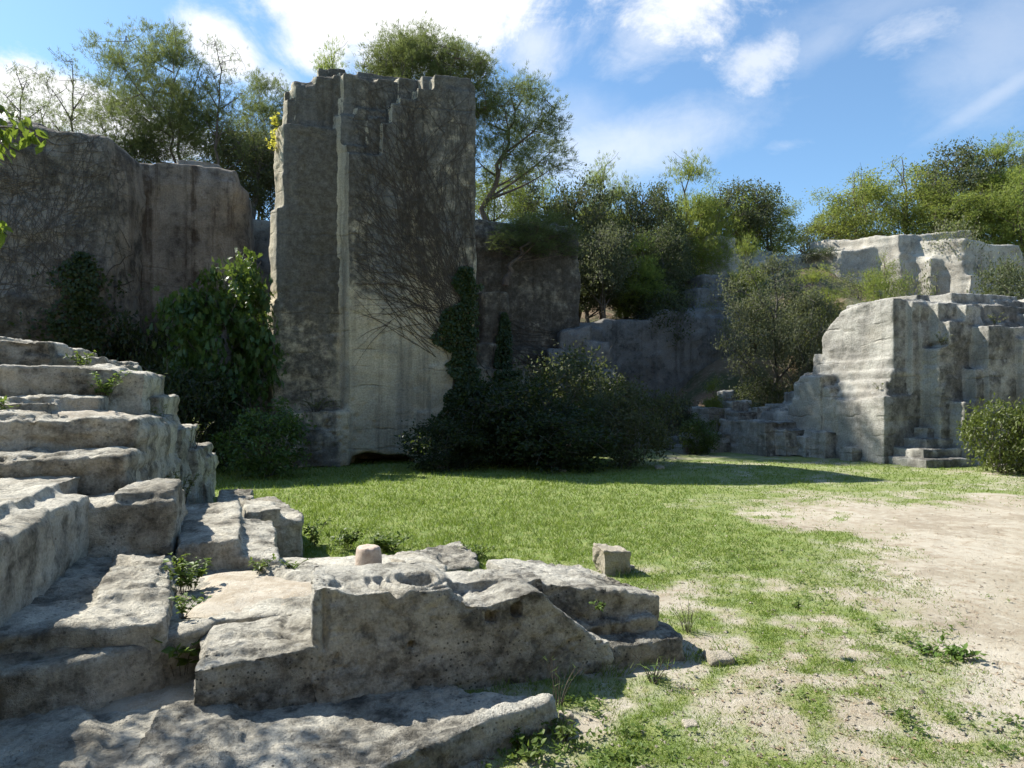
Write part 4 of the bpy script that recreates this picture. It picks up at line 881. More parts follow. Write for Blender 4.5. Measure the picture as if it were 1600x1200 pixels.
proto('fig', L_FIG, BK_OAK, 4.0, seed=14, ells=[(.2, 0, 2.0, 1.5, 1.2, 1.5), (.55, 0, 3.2, .8, .8, .75), (-.7, -.3, 2.4, .9, .9, .8), (.9, 0, 2.6, .7, .7, .8)], nclump=85, lkind='fig', nleaf=60, lsize=.165, lwid=.15, crad=.42, trunk=(.06, 0, 0), fork=.1, nlimb=12, shell=.5, multi=3)
proto('shrub_leafy', L_FIG, BK_OAK, 1.8, seed=15, ells=[(0, 0, .85, .85, .8, .8), (.2, 0, 1.2, .5, .5, .5)], nclump=60, lkind='oval', nleaf=75, lsize=.085, lwid=.055, crad=.27, trunk=(.025, 0, 0), fork=.05, nlimb=10, shell=.45, multi=3)

def plant_tree(name, key, px, pyt, Y, wpx, label, cat='tree', group=None, rz=0.0, base=None, flip=1):
    """stands it on the hillside (or at height base) in the direction of photo column px, Y metres away, its top at photo row pyt"""
    tm, cm, H0, W0 = PROTO[key]
    X = (px-CX)/FPX*Y
    z = float(hill_z(np.array([X]), np.array([Y]))[0]) if base is None else base
    z = max(z, 0.0)
    if base is None and z < 1: print('LOW', px, pyt, Y, z)
    sz = (EYE+(HY-pyt)/FPX*Y - z + .1)/H0; sx = wpx/FPX*Y/W0
    o = empty(name, (X, Y, z-.1), rz); o.scale = (sx*flip, sx, max(sz, .25))
    link('trunk' if cat == 'tree' else 'stems', tm, None, o); link('crown' if cat == 'tree' else 'foliage', cm, None, o)
    return tag(o, label, cat, group)

GL, GM, GR, GT = 'pines on the left cliff top', 'trees along the middle skyline', 'trees on the right hilltop', 'dark shrubs round the tall pillar'
TREES = [
 ('pine_tree', 'pine_thin', 32, 100, 24, 90, 'small airy pine nearest the left edge on the dark cliff top', GL, .4),
 ('pine_tree', 'pine_thin', 108, 88, 24.5, 100, 'slender airy pine standing second from the left on the dark cliff top', GL, 2.0),
 ('pine_tree', 'pine_thin', 72, 150, 26, 90, 'low scraggy pine between the two airy pines on the far left cliff', GL, 4.0),
 ('pine_tree', 'pine_loose', 265, 42, 24.4, 185, 'biggest dense pine fanning out above the streaked cliff on the left', GL, .2),
 ('pine_tree', 'pine_thin', 340, 60, 24.0, 90, 'thin see-through pine with a bare trunk right of the biggest left pine', GL, .9),
 ('pine_tree', 'pine_loose', 410, 125, 27.5, 120, 'slanting pine just left of the tall pillar top', GL, 2.7),
 ('holm_oak', 'oak_round', 388, 205, 25.6, 120, 'dark oak filling the gap between the streaked cliff and the tall pillar', GL, .5),
 ('holm_oak', 'oak_open', 345, 190, 27.0, 110, 'brownish oak behind the thin see-through pine', GL, 3.1),
 ('holm_oak', 'shrub_green', 215, 200, 24.2, 90, 'low dark oak scrub under the biggest left pine', GL, 1.0),
 ('holm_oak', 'shrub_green', 425, 255, 26.6, 80, 'dark leafy oak hanging over the shadowy gap beside the pillar', GL, 1.3),
 ('pine_tree', 'pine_dome', 668, 62, 24.0, 200, 'round-headed pine rising behind the top of the tall pillar', GM, .3),
 ('pine_tree', 'pine_lean', 748, 128, 25.0, 165, 'leaning pine with bare curved limbs right of the tall pillar', GM, .0),
 ('pine_tree', 'pine_young', 515, 78, 27, 90, 'small pine tip peeping over the left of the pillar top', GM, .4),
 ('pine_tree', 'pine_bushy', 768, 258, 26.0, 110, 'yellow-green bushy pine at the right flank of the tall pillar', GM, .8),
 ('holm_oak', 'oak_open', 818, 252, 29.0, 90, 'brownish open oak with bare stems above the brown cliff', GM, 1.4),
 ('pine_tree', 'pine_bushy', 850, 268, 30.5, 95, 'light green pine top behind the brownish open oak', GM, 2.2),
 ('holm_oak', 'oak_round', 906, 280, 29.5, 130, 'dark round oak at the left of the wooded gap', GM, 2.9),
 ('pine_tree', 'pine_young', 938, 256, 32.0, 90, 'tall pale pine spire behind the dark round oak', GM, .0),
 ('pine_tree', 'pine_young', 968, 282, 33.0, 80, 'second paler pine right of the tall pale spire', GM, 1.1),
 ('holm_oak', 'oak_round', 1010, 288, 32.0, 125, 'dark brown-green oak in the middle of the skyline', GM, 4.0),
 ('pine_tree', 'pine_young', 1078, 246, 34.0, 110, 'tallest light pine spire of the middle skyline', GM, 2.0),
 ('pine_tree', 'pine_bushy', 1120, 292, 35.5, 120, 'light bushy pine right of the tallest spire', GM, 3.0),
 ('holm_oak', 'oak_round', 1160, 285, 36.0, 130, 'broad grey-green oak above the sunlit square outcrop', GM, 5.0),
 ('pine_tree', 'pine_bushy', 1200, 300, 37.0, 110, 'rounded bright pine at the right end of the middle skyline', GM, 1.6),
 ('holm_oak', 'oak_open', 1262, 345, 40.0, 110, 'low dark oak in the dip of the skyline', GM, 2.4),
 ('holm_oak', 'oak_small', 945, 352, 27.2, 95, 'small grey oak with pale forked trunks in the wooded gap', GM, .4),
 ('pine_tree', 'pine_young', 1002, 372, 28.5, 85, 'young bright pine in the middle of the wooded gap', GM, .0),
 ('holm_oak', 'oak_round', 1028, 352, 30.0, 110, 'mid green oak behind the young bright pine of the gap', GM, 3.6),
 ('holm_oak', 'oak_round', 1045, 345, 33.2, 90, 'dark oak at the left of the sunlit square outcrop', GM, 1.9),
 ('holm_oak', 'oak_round', 900, 372, 31.0, 110, 'dark oak in the shade behind the edge of the brown cliff', GM, .9),
 ('holm_oak', 'oak_round', 975, 400, 31.5, 130, 'dark oak deep in the shade of the wooded gap', GM, 5.5),
 ('holm_oak', 'oak_round', 922, 412, 28.6, 110, 'dark oak in shade just right of the brown cliff edge', GM, 2.6),
 ('holm_oak', 'oak_round', 1010, 425, 29.4, 120, 'dark oak in the shade behind the low grey cliff', GM, .4),
 ('shrub', 'shrub_scrub', 1085, 440, 28.9, 110, 'dry grey scrub leaning over the right end of the low grey cliff', GM, .7),
 ('shrub', 'shrub_green', 1030, 445, 28.0, 100, 'dark green shrub on the lip of the low grey cliff', GM, 1.8),
 ('holm_oak', 'oak_grey', 1208, 402, 23.8, 165, 'large grey-leaved oak with a dark trunk on the bare slope', GM, .15),
 ('pine_tree', 'pine_young', 1272, 418, 25.5, 95, 'bright young pine close behind the right of the large grey oak', GM, 1.0),
 ('pine_tree', 'pine_young', 1166, 372, 29.0, 60, 'lime-green pine tip above the large grey oak', GM, 2.0),
 ('holm_oak', 'oak_grey', 1270, 455, 22.6, 120, 'low grey oak brushing the left end of the pale stepped rock', GM, 3.3),
 ('shrub', 'shrub_scrub', 1340, 422, 27.0, 110, 'olive scrub between the stepped rock and the long outcrop', GR, .3),
 ('shrub', 'shrub_green', 1278, 388, 33.0, 70, 'dark scrub at the left end of the long pale outcrop', GR, 2.0),
 ('pine_tree', 'pine_bushy', 1385, 402, 22.6, 80, 'small yellow-green pine above the left part of the stepped rock', GR, 1.5),
 ('shrub', 'shrub_scrub', 1440, 418, 20.4, 105, 'pale round scrub on top of the stepped rock below the square block', GR, 2.8),
 ('shrub', 'shrub_green', 1575, 402, 21.0, 110, 'grey-green shrub at the right edge above the stepped rock', GR, .9),
 ('pine_tree', 'pine_bushy', 1345, 268, 37.0, 140, 'sunny yellow-green pine at the left of the right hilltop', GR, .4),
 ('pine_tree', 'pine_bushy', 1410, 255, 38.0, 150, 'broad sunny pine second from the left on the right hilltop', GR, 2.2),
 ('pine_tree', 'pine_bushy', 1310, 318, 39.0, 90, 'low sunny pine where the right hilltop begins', GR, 3.9),
 ('holm_oak', 'oak_round', 1495, 232, 38.5, 150, 'tall grey-green oak on the right hilltop', GR, 1.2),
 ('pine_tree', 'pine_young', 1560, 218, 37.0, 130, 'bright tall pine near the right edge of the hilltop', GR, .8),
 ('pine_tree', 'pine_bushy', 1465, 295, 36.0, 130, 'low bright pine in front of the tall grey-green oak', GR, 5.0),
 ('holm_oak', 'oak_round', 1600, 235, 39.0, 130, 'oak cut by the right edge of the hilltop', GR, 4.2),
 ('pine_tree', 'pine_bushy', 1600, 270, 34.5, 120, 'pine at the right edge reaching down to the long outcrop', GR, 2.9),
 ('shrub', 'shrub_scrub', 1490, 338, 30.2, 90, 'thin scrub on top of the square shaded block', GR, 4.4),
]
rgv = np.random.default_rng(77)
for nm, key, px, py, Y, wp, lab, grp, rz in TREES:
    plant_tree(nm, key, px, py, Y, wp, lab, 'shrub' if nm == 'shrub' else 'tree', grp, rz)
SHR = [
 ('fig_tree', 'fig', 338, 402, 15.6, 158, 'glossy fig tree with sunlit top leaves left of the tall pillar', 'tree', 0, .2),
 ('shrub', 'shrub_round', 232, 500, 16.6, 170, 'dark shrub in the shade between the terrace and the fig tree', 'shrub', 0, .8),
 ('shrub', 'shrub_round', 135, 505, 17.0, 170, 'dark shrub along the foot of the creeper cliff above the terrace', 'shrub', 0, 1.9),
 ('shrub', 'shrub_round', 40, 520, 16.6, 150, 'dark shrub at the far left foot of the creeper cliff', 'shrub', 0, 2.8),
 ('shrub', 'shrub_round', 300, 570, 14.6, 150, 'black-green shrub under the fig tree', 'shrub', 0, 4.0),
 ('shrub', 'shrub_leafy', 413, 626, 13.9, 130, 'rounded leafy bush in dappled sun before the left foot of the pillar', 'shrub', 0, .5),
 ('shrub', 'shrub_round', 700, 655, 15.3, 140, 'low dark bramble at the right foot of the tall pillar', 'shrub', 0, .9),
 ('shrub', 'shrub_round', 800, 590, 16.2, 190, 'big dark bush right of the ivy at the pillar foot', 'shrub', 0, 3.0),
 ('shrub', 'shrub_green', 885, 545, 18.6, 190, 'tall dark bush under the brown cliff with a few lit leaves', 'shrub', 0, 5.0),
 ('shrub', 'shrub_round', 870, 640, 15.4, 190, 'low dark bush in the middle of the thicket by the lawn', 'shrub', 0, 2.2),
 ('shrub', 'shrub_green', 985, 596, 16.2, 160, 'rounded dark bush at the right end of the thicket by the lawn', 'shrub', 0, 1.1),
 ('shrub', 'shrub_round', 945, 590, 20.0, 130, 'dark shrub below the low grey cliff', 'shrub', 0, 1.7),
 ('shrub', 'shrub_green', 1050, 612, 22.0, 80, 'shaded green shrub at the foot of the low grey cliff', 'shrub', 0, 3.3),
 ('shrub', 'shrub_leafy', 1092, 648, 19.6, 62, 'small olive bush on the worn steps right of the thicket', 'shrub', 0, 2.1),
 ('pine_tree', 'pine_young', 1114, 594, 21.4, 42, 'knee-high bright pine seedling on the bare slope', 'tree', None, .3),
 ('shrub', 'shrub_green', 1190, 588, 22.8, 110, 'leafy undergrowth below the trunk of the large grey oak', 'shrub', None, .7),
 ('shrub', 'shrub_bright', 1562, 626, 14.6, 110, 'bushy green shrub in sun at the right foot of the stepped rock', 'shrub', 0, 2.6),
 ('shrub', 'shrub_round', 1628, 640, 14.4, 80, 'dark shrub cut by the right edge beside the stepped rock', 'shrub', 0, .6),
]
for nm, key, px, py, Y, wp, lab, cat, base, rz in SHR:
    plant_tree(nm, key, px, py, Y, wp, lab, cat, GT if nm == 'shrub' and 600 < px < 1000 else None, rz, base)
# pine spray hanging over the brown cliff
plant_tree('pine_tree', 'pine_lean', 790, 330, 22.4, 150, 'low pine sprawling over the lip of the brown cliff', 'tree', GM, .4, 5.6)

# ------------------------------------------------------------------ creeper stems and ivy on the rock faces
def cling(bvh, P, D, off=.02):
    """drop points along D on to the rock; returns points and normals, nan where they miss"""
    Q = np.full(P.shape, np.nan); N = np.full(P.shape, np.nan)
    for i, p in enumerate(P):
        h = bvh.ray_cast(Vector(p), Vector(D), 12.0)
        if h[0] is not None:
            n = h[1]; 
            if n.dot(Vector(D)) > 0: n = -n
            Q[i] = np.array(h[0])+np.array(n)*off; N[i] = n
    return Q, N
FWD = np.array([-SQ, CQ, 0.0])
def face_pts(uv, w):   # (u,z) list on the plane w, quarry frame -> world
    uv = np.asarray(uv); x, y = XY(uv[:, 0], np.full(len(uv), w)); return np.stack([x, y, uv[:, 1]], 1)
def stems(bvh, specs, w, r=(.022, .006), clip=.35):
    out = []
    for uv in specs:
        Q, N = cling(bvh, face_pts(uv, w), FWD, .012)
        run = []
        for q in Q:
            if np.isnan(q[0]) or (run and np.linalg.norm(q-run[-1]) > clip):
                if len(run) > 3: out.append(run)
                run = []
                if np.isnan(q[0]): continue
            run.append(q)
        if len(run) > 3: out.append(run)
    return [(np.array(x), r[0], r[1]) for x in out]
rg = np.random.default_rng(12)
sp_ = []
def grow(u, z, a, n, st, bend, wob):
    pts = [(u, z)]
    for k in range(n):
        a += bend + rg.normal(0, wob); u += st*math.cos(a); z += st*math.sin(a); pts.append((u, z))
    return pts
uI = u_(722)
mains = []
for k in range(135):
    f = rg.random()
    a0 = R(88+f*72+rg.normal(0, 5)); n = int(rg.uniform(35, 98))
    p = grow(uI+rg.normal(0, .34)-.35*f, rg.uniform(2.6, 4.4), a0, n, .085, R(-.62*f+rg.normal(0, .5)), R(3.2))
    mains.append(p); sp_.append(p)
for p in list(mains):
    for _ in range(rg.integers(1, 4)):
        j = rg.integers(4, len(p)-2); a = math.atan2(p[j][1]-p[j-1][1], p[j][0]-p[j-1][0])+R(rg.choice([-1, 1])*rg.uniform(15, 50))
        sp_.append(grow(p[j][0], p[j][1], a, int(rg.uniform(10, 30)), .07, R(rg.normal(0, 1.0)), R(4)))
sp_ = [[q for q in p if q[1] < zt(125, 3.5) and q[0] < uR-.03 and q[0] > 1.4 and q[1] > 2.2] for p in sp_]
tb = stems(TW, [p for p in sp_ if len(p) > 4], 15.4, (.0068, .0026))
V, F = tubes(tb, 4)
root = empty('creeper', (float(XY(uI, 16.4)[0]), float(XY(uI, 16.4)[1]), 0)); tag(root, 'bare brown creeper stems fanning over the right face of the tall pillar', 'creeper')
def child_at(nm, V, F, mat, root, smooth=False):
    return link(nm, mk_mesh(nm, V-np.array(root.location), F, smooth), mat, root)
child_at('stems', V, [F], BK_STEM, root, True)

def ivy(name, bvh, fn, w, n, seed, label, lab_cat='ivy', size=(.05, .10), layers=.10, mat=None, stemspec=None):
    rg = np.random.default_rng(seed)
    uz = fn(rg, n); P0 = face_pts(uz, w); Q, N = cling(bvh, P0, FWD, .0)
    ok = ~np.isnan(Q[:, 0]); Q, N = Q[ok], N[ok]; k = len(Q)
    lay = np.abs(fbm(Q, 2.2, 3, seed))*layers*2+rg.random(k)*layers
    Q = Q + N*lay[:, None]+rnd_dirs(rg, k)*.02
    A = np.array([0, 0, -.8])+rnd_dirs(rg, k)*.7; NN = N*1.0+rnd_dirs(rg, k)*.7+[0, 0, .25]
    V, F = leaves(Q, A, NN, rg.uniform(size[0], size[1], k), rg.uniform(size[0], size[1], k)*.9, 'oval')
    c = Q.mean(0); c[2] = max(Q[:, 2].min(), 0); root = empty(name, tuple(c)); tag(root, label, lab_cat)
    child_at('foliage', V, F, mat or L_IVY, root)
    if stemspec:
        V, F = tubes(stems(bvh, stemspec, w, (.025, .01)), 4); child_at('stems', V, [F], BK_STEM, root, True)
    return root
def ivy_tower(rg, n):
    z = rg.uniform(.2, 4.9, n); c = u_(728)-.05*np.sin(z*2); hw = np.interp(z, [0, 1, 2, 3, 4, 4.6, 5], [.85, .6, .62, .62, .5, .3, .08])
    q = rg.uniform(-1, 1, n); u = c+.05+hw*q*(1+.35*np.sin(z*3.1+np.sign(q)*2)+.2*np.sin(z*9+q))+.10*np.sin(z*5)
    return np.stack([u, z], 1)
ivy('ivy', TW, ivy_tower, 15.4, 12000, 3, 'thick dark column of ivy climbing the right foot of the tall pillar', stemspec=[grow(uI+rg.normal(0, .14), .1, R(90), 42, .09, 0, R(1.5)) for _ in range(8)])
def ivy_stump(rg, n):
    z = rg.uniform(1.0, 4.3, n); hw = np.interp(z, [1, 2.2, 3.4, 4.3], [.55, .45, .28, .06]); return np.stack([on_w(788, 20.5)+hw*rg.uniform(-1, 1, n), z], 1)
ivy('ivy', PST, ivy_stump, 19.2, 4200, 4, 'dark ivy tongue on the right side of the short rock stump', size=(.06, .11), stemspec=[grow(on_w(788, 20.5), .6, R(90), 30, .1, 0, R(4)) for _ in range(4)])
def ivy_cliff(rg, n):
    z = 2.0+3.0*rg.random(n)**1.5; hw = np.interp(z, [2.0, 3.2, 4.2, 5.0], [1.5, .8, .5, .25])*(1+.4*np.sin(z*6)); return np.stack([on_w(130, 18.2)+hw*rg.normal(0, .5, n), z], 1)
ivy('ivy', CL1, ivy_cliff, 16.4, 4200, 5, 'dark ivy patch low on the creeper cliff above the terrace', size=(.06, .12), stemspec=[grow(on_w(130, 18.2)+rg.normal(0, .3), 2, R(90), 34, .1, 0, R(5)) for _ in range(4)])
# net of bare creeper on the left cliff
net = []
ua, ub = on_w(-40, 18.2), uc-.02
for k in range(120):
    net.append(grow(rg.uniform(ua, ub), rg.uniform(1.5, 6.5), R(90+rg.normal(0, 12)), int(rg.uniform(25, 60)), .1, R(rg.normal(0, .5)), R(6)))
for k in range(170):
    net.append(grow(rg.uniform(ua, ub), rg.uniform(1.8, 8.2), R(rg.choice([0, 180])+rg.normal(0, 16)), int(rg.uniform(6, 22)), .09, R(rg.normal(0, 1)), R(9)))
V, F = tubes(stems(CL1, net, 16.4, (.0075, .0035), .5), 4)
root = empty('creeper', (float(XY(ua+2, 18.1)[0]), float(XY(ua+2, 18.1)[1]), 0)); tag(root, 'dense net of bare creeper stems over the dark left cliff', 'creeper'); child_at('stems', V, [F], BK_STEM2, root, True)
# a few trailing stems on the brown cliff
net = [grow(rg.uniform(on_w(795, 22), ue-.3), rg.uniform(2.6, 4.0), R(rg.choice([8, 172])+rg.normal(0, 8)), int(rg.uniform(12, 34)), .1, 0, R(4)) for k in range(36)]
V, F = tubes(stems(CL4, net, 20.5, (.010, .004), .5), 4)
root = empty('creeper', (float(XY(ue-2, 21.9)[0]), float(XY(ue-2, 21.9)[1]), 0)); tag(root, 'thin trailing creeper stems across the lower part of the brown cliff', 'creeper'); child_at('stems', V, [F], BK_STEM, root, True)

# ------------------------------------------------------------------ small plants
def sprig(name, pos, h, nst, nl, ls, lmat, label, seed, spread=.5, kind='leaf', lw=.55, droop=0.0, cat='plant', group=None, up=1.0):
    rg = np.random.default_rng(seed); paths = []; Ls = []
    for s in range(nst):
        a = rg.uniform(0, 2*np.pi); d = np.array([math.cos(a), math.sin(a), 0])*spread*rg.uniform(.3, 1.2)*h
        b = d*.15+rg.normal(0, .04*h, 3)*[1, 1, 0]; hh = h*rg.uniform(.55, 1.05)*up
        p = bez(b, b+d*.25+[0, 0, hh*.65], b+d+[0, 0, hh-droop*np.linalg.norm(d)], 8); paths.append((p, max(.0022, h*.010), max(.0012, h*.004)))
        t_ = rg.uniform(.2, 1, nl)*7; i = np.minimum(t_.astype(int), 6); f = (t_-i)[:, None]; P = p[i]*(1-f)+p[i+1]*f
        A = rnd_dirs(rg, nl)*[1, 1, .5]+[0, 0, .15]; Ls.append((P, A, rnd_dirs(rg, nl)*.4+[0, 0, 1]))
    P, A, N = [np.concatenate([l[j] for l in Ls]) for j in range(3)]
    n = len(P); L = ls*rg.uniform(.6, 1.25, n)
    V, F = leaves(P, A, N, L, L*lw, kind)
    o = empty(name, pos); tag(o, label, cat, group)
    tv, tf = tubes(paths, 4); me = mk_mesh('stems', tv, [tf], True); link('stems', me, BK_STEM, o)
    link('leaves', mk_mesh('leaves', V, F), lmat, o); return o
def gpos(px, py, z): X, Y = gxy(px, py, z); return (X, Y, z-.01)
sprig('weed_plant', gpos(286, 925, .34), .26, 8, 18, .045, L_WEED, 'leafy weed clump against the right side of the half-sunlit slab', 1, .35)
sprig('weed_plant', gpos(300, 918, .35), .22, 9, 14, .05, L_WEED, 'low weed tuft at the edge of the dusty platform', 2, .7)
sprig('weed_plant', gpos(283, 962, .34), .14, 8, 10, .04, L_WEED, 'small weed tuft at the front corner of the half-sunlit slab', 21, .8)
sprig('seedling', gpos(285, 1052, .12), .24, 4, 8, .075, L_WEED, 'green seedling with rounded leaves before the left end of the bench', 3, .5, lw=.75)
x, y = XY(-2.05, 8.85); sprig('weed_plant', (x, y, 1.62), .32, 14, 22, .05, L_WEED, 'bright green tuft at the top of the soil heap on the terrace', 4, .8)
x, y = XY(-2.75, 7.75); sprig('weed_plant', (x, y, 1.46), .17, 14, 18, .05, L_WEED, 'flat dark green tuft on the third terrace tier', 5, 1.3)
x, y = XY(-2.55, 10.1); sprig('weed_plant', (x, y, 2.0), .25, 10, 16, .05, L_WEED, 'pale green tuft under the top terrace tier', 6, .8)
x, y = XY(-1.75, 10.2); sprig('weed_plant', (x, y, 1.7), .30, 8, 14, .05, L_WEED, 'green sprig at the right shoulder of the terrace', 7, .6)
x, y = XY(-1.5, 9.0); sprig('weed_plant', (x, y, 1.30), .30, 7, 10, .045, L_DRY, 'dry sprig on the right flank of the terrace', 8, .6)
x, y = XY(-1.35, 10.6); sprig('dry_plant', (x, y, .86), .5, 8, 12, .035, L_DRY, 'thin dry stalks on the lower steps at the terrace end', 9, .7)
x, y = XY(-1.15, 8.4); sprig('weed_plant', (x, y, .45), .45, 10, 22, .05, L_DRY, 'pale scrubby plant at the foot of the terrace end', 10, .6)
x, y = XY(u_(492), 16.65); sprig('ledge_plant', (x, y, 1.30), .55, 16, 30, .05, L_DRY, 'olive tuft growing on the low ledge of the tall pillar', 11, .9, droop=.5)
x, y = XY(u_(433)-.12, 17.3); sprig('yellow_sprig', (x, y, zt(235, -.3, 17)), .6, 5, 14, .085, L_YEL, 'yellow leafy sprig at the upper left edge of the tall pillar', 12, .3, lw=.7)
x, y = XY(u_(433)-.08, 17.2); sprig('yellow_sprig', (x, y, zt(200, -.3, 17)), .4, 4, 9, .09, L_YEL, 'smaller yellow sprig above on the pillar edge', 13, .3, lw=.7)
sprig('weed_plant', gpos(492, 850, .02), .30, 9, 16, .06, L_WEED, 'weed growing against the dark end of the stepped slab', 14, .5)
sprig('weed_plant', gpos(545, 855, .02), .20, 14, 18, .055, L_WEED, 'low broad-leaved weed mat left of the stone drum', 15, 1.0)
sprig('weed_plant', gpos(605, 862, .0), .20, 16, 18, .06, L_WEED, 'grey-green weed mat behind the stone drum', 16, 1.0)
sprig('weed_plant', gpos(745, 872, .0), .16, 14, 14, .045, L_WEED, 'weed tuft at the right tip of the flat rock', 17, 1.0)
sprig('weed_plant', gpos(405, 890, .38), .08, 12, 7, .035, L_WEED, 'tiny weed row along the ledge behind the dusty platform', 18, 1.3)
sprig('weed_plant', gpos(455, 888, .38), .07, 10, 7, .03, L_WEED, 'second tiny weed on the ledge behind the dusty platform', 19, 1.4)
sprig('weed_plant', (1.83, 4.37, .29), .05, 8, 6, .03, L_WEED, 'tiny green weed in the crack of the bench right end', 20, 1.0)
sprig('weed_plant', gpos(937, 950, .37), .05, 8, 7, .03, L_WEED, 'small rosette on top of the bench right end', 22, 1.2)
sprig('weed_plant', gpos(882, 1155, 0), .12, 10, 9, .035, L_WEED, 'weed patch beside the seat corner of the bench', 23, 1.0)
sprig('weed_plant', gpos(820, 1180, 0), .11, 12, 9, .035, L_WEED, 'round-leaved weed under the front rim of the bench seat', 24, 1.1, lw=.8)
sprig('weed_plant', gpos(1490, 1028, 0), .09, 16, 10, .045, L_WEED, 'isolated green rosette on the bare dust at the right', 25, 1.6)
sprig('weed_plant', gpos(1445, 1020, 0), .05, 12, 8, .035, L_WEED, 'flat weed tuft left of the isolated rosette', 26, 1.8)
for k, (uu, ww, zq, lab) in enumerate([(14.1, 13.4, 1.72, 'dry tuft on the lower ledge of the stepped rock'), (15.2, 12.6, 2.92, 'small tuft in the middle recess of the stepped rock'), (16.6, 12.3, 3.42, 'tuft on the top step of the stepped rock'), (13.2, 17.2, 1.25, 'grassy tuft at the head of the worn rock steps')]):
    x, y = XY(uu, ww); sprig('weed_plant', (x, y, zq), .3, 9, 14, .05, L_DRY, lab, 40+k, .8)
sprig('grass_tuft', gpos(872, 1105, 0), .26, 12, 3, .05, L_WEED, 'tall thin grass tuft in the shade of the bench end', 27, .45, kind='needle', lw=.08)
sprig('grass_tuft', gpos(1020, 1068, 0), .16, 16, 4, .06, L_WEED, 'grass tuft at the foot of the bench plinth', 28, .6, kind='needle', lw=.08)
sprig('grass_tuft', gpos(1075, 990, 0), .22, 14, 4, .06, L_WEED, 'upright grass tuft against the right end of the bench', 29, .4, kind='needle', lw=.08)

# ------------------------------------------------------------------ tree beside the photographer whose twigs hang into view at the left
rg = np.random.default_rng(5)
T0 = np.array([-4.9, 2.6, 0.0])
o = empty('broadleaf_tree', tuple(T0)); tag(o, 'broad-leaved tree leaning in from the left edge with bright hanging leaves', 'tree')
paths = [(bez(np.array([0, 0, -.2]), np.array([.1, 0, 2]), np.array([.5, .3, 4.2]), 14), .14, .05)]
twigs = []
TG = [(-30, 205, 3.5, 95, 232), (-60, 250, 3.6, 40, 240), (-40, 350, 3.3, 38, 375), (-90, 300, 3.4, 15, 262), (-60, 180, 3.7, 60, 200)]
for a, b, Y, c, d in TG:
    p1 = np.array([(a-CX)/FPX*Y, Y, EYE+(HY-b)/FPX*Y])-T0; p2 = np.array([(c-CX)/FPX*Y, Y-.12, EYE+(HY-d)/FPX*Y])-T0
    q = bez(np.array([.35, .2, 3.3]), (np.array([.35, .2, 3.3])+p1)/2+[0, 0, .35], p1, 12); paths.append((q, .03, .008))
    tw_ = bez(p1, (p1+p2)/2+[0, 0, .08], p2, 10); paths.append((tw_, .007, .003)); twigs.append(tw_)
P, A, N = [], [], []
for tw_ in twigs:
    k = 34; t_ = rg.uniform(.0, 1, k)*9; i = np.minimum(t_.astype(int), 8); f = (t_-i)[:, None]
    P.append(tw_[i]*(1-f)+tw_[i+1]*f+rg.normal(0, .02, (k, 3))); A.append(rnd_dirs(rg, k)*[.7, .6, .4]+[.35, 0, -.7]); N.append(rnd_dirs(rg, k)*.8+[0, -.4, .5])
# crown, out of the frame to the left; it shades the bottom left corner
for k in range(60):
    c = np.array([-.2, 1.6, 4.3])+rnd_dirs(rg, 1)[0]*rg.uniform(.4, 1)*np.array([1.15, 1.15, .8]); 
    paths.append((bez(np.array([.4, .3, 3.4]), (np.array([.4, .3, 3.4])+c)/2+rg.normal(0, .12, 3), c, 6), .02, .005))
    n = 46; P.append(c+np.clip(rg.normal(0, .22, (n, 3)), -.4, .4)); A.append(rnd_dirs(rg, n)+[0, 0, -.5]); N.append(rnd_dirs(rg, n)+[0, 0, .8])
P, A, N = map(np.concatenate, (P, A, N)); n = len(P); L = rg.uniform(.05, .082, n)
V, F = leaves(P, A, N, L, L*.52, 'leaf'); tv, tf = tubes(paths, 6)
link('trunk', mk_mesh('trunk', tv, [tf], True), BK_OAK, o); link('crown', mk_mesh('crown', V, F), L_HANG, o)

# ------------------------------------------------------------------ turf, weeds and litter
rg = np.random.default_rng(99)
def inside_rock(X, Y, top=3.0):
    hit = np.zeros(len(X), bool)
    for b in ROCKS:
        pass
    return hit
from mathutils.bvhtree import BVHTree as _B
def rock_mask(X, Y, near=7.5):
    r = np.zeros(len(X), bool)
    for i in np.nonzero((Y < 12.5))[0]:
        p = Vector((X[i], Y[i], -.03))
        for b in NEAR:
            if b.ray_cast(p, Vector((0, 0, 1)), 2.6)[0] is not None: r[i] = True; break
    return r
NEAR = ROCKS[4:]
N_ = 760000
# more blades where the camera sees them larger
Yb = 1/rg.uniform(1/17.5, 1/2.3, N_); Xb = Yb*rg.uniform(-.80, .80, N_)
cvb = cover_at(Xb, Yb); n2 = fbm(np.stack([Xb, Yb, 0*Xb], 1), 5.0, 3, 66)
keep = rg.random(N_) < np.clip((cvb-.18)*1.25, 0, 1)**1.3*np.clip(.75+n2*.9, .12, 1)*np.clip(Yb/6.0, .48, 1)
Xb, Yb, cvb = Xb[keep], Yb[keep], cvb[keep]
rm = rock_mask(Xb, Yb); Xb, Yb, cvb = Xb[~rm], Yb[~rm], cvb[~rm]
n = len(Xb); Zb = floor_z(Xb, Yb)-.004
hs = (.022+.036*rg.random(n)**1.5)*(.7+.5*cvb)*(.8+.065*np.clip(Yb-3, 0, 14)); wd_ = .0042+.0011*np.clip(Yb-2.5, 0, 14)
lushy = sst(Yb, 5.5, 8)*(1-sst(Xb, .5, 3.0)); hs *= .74*(1+.5*lushy)
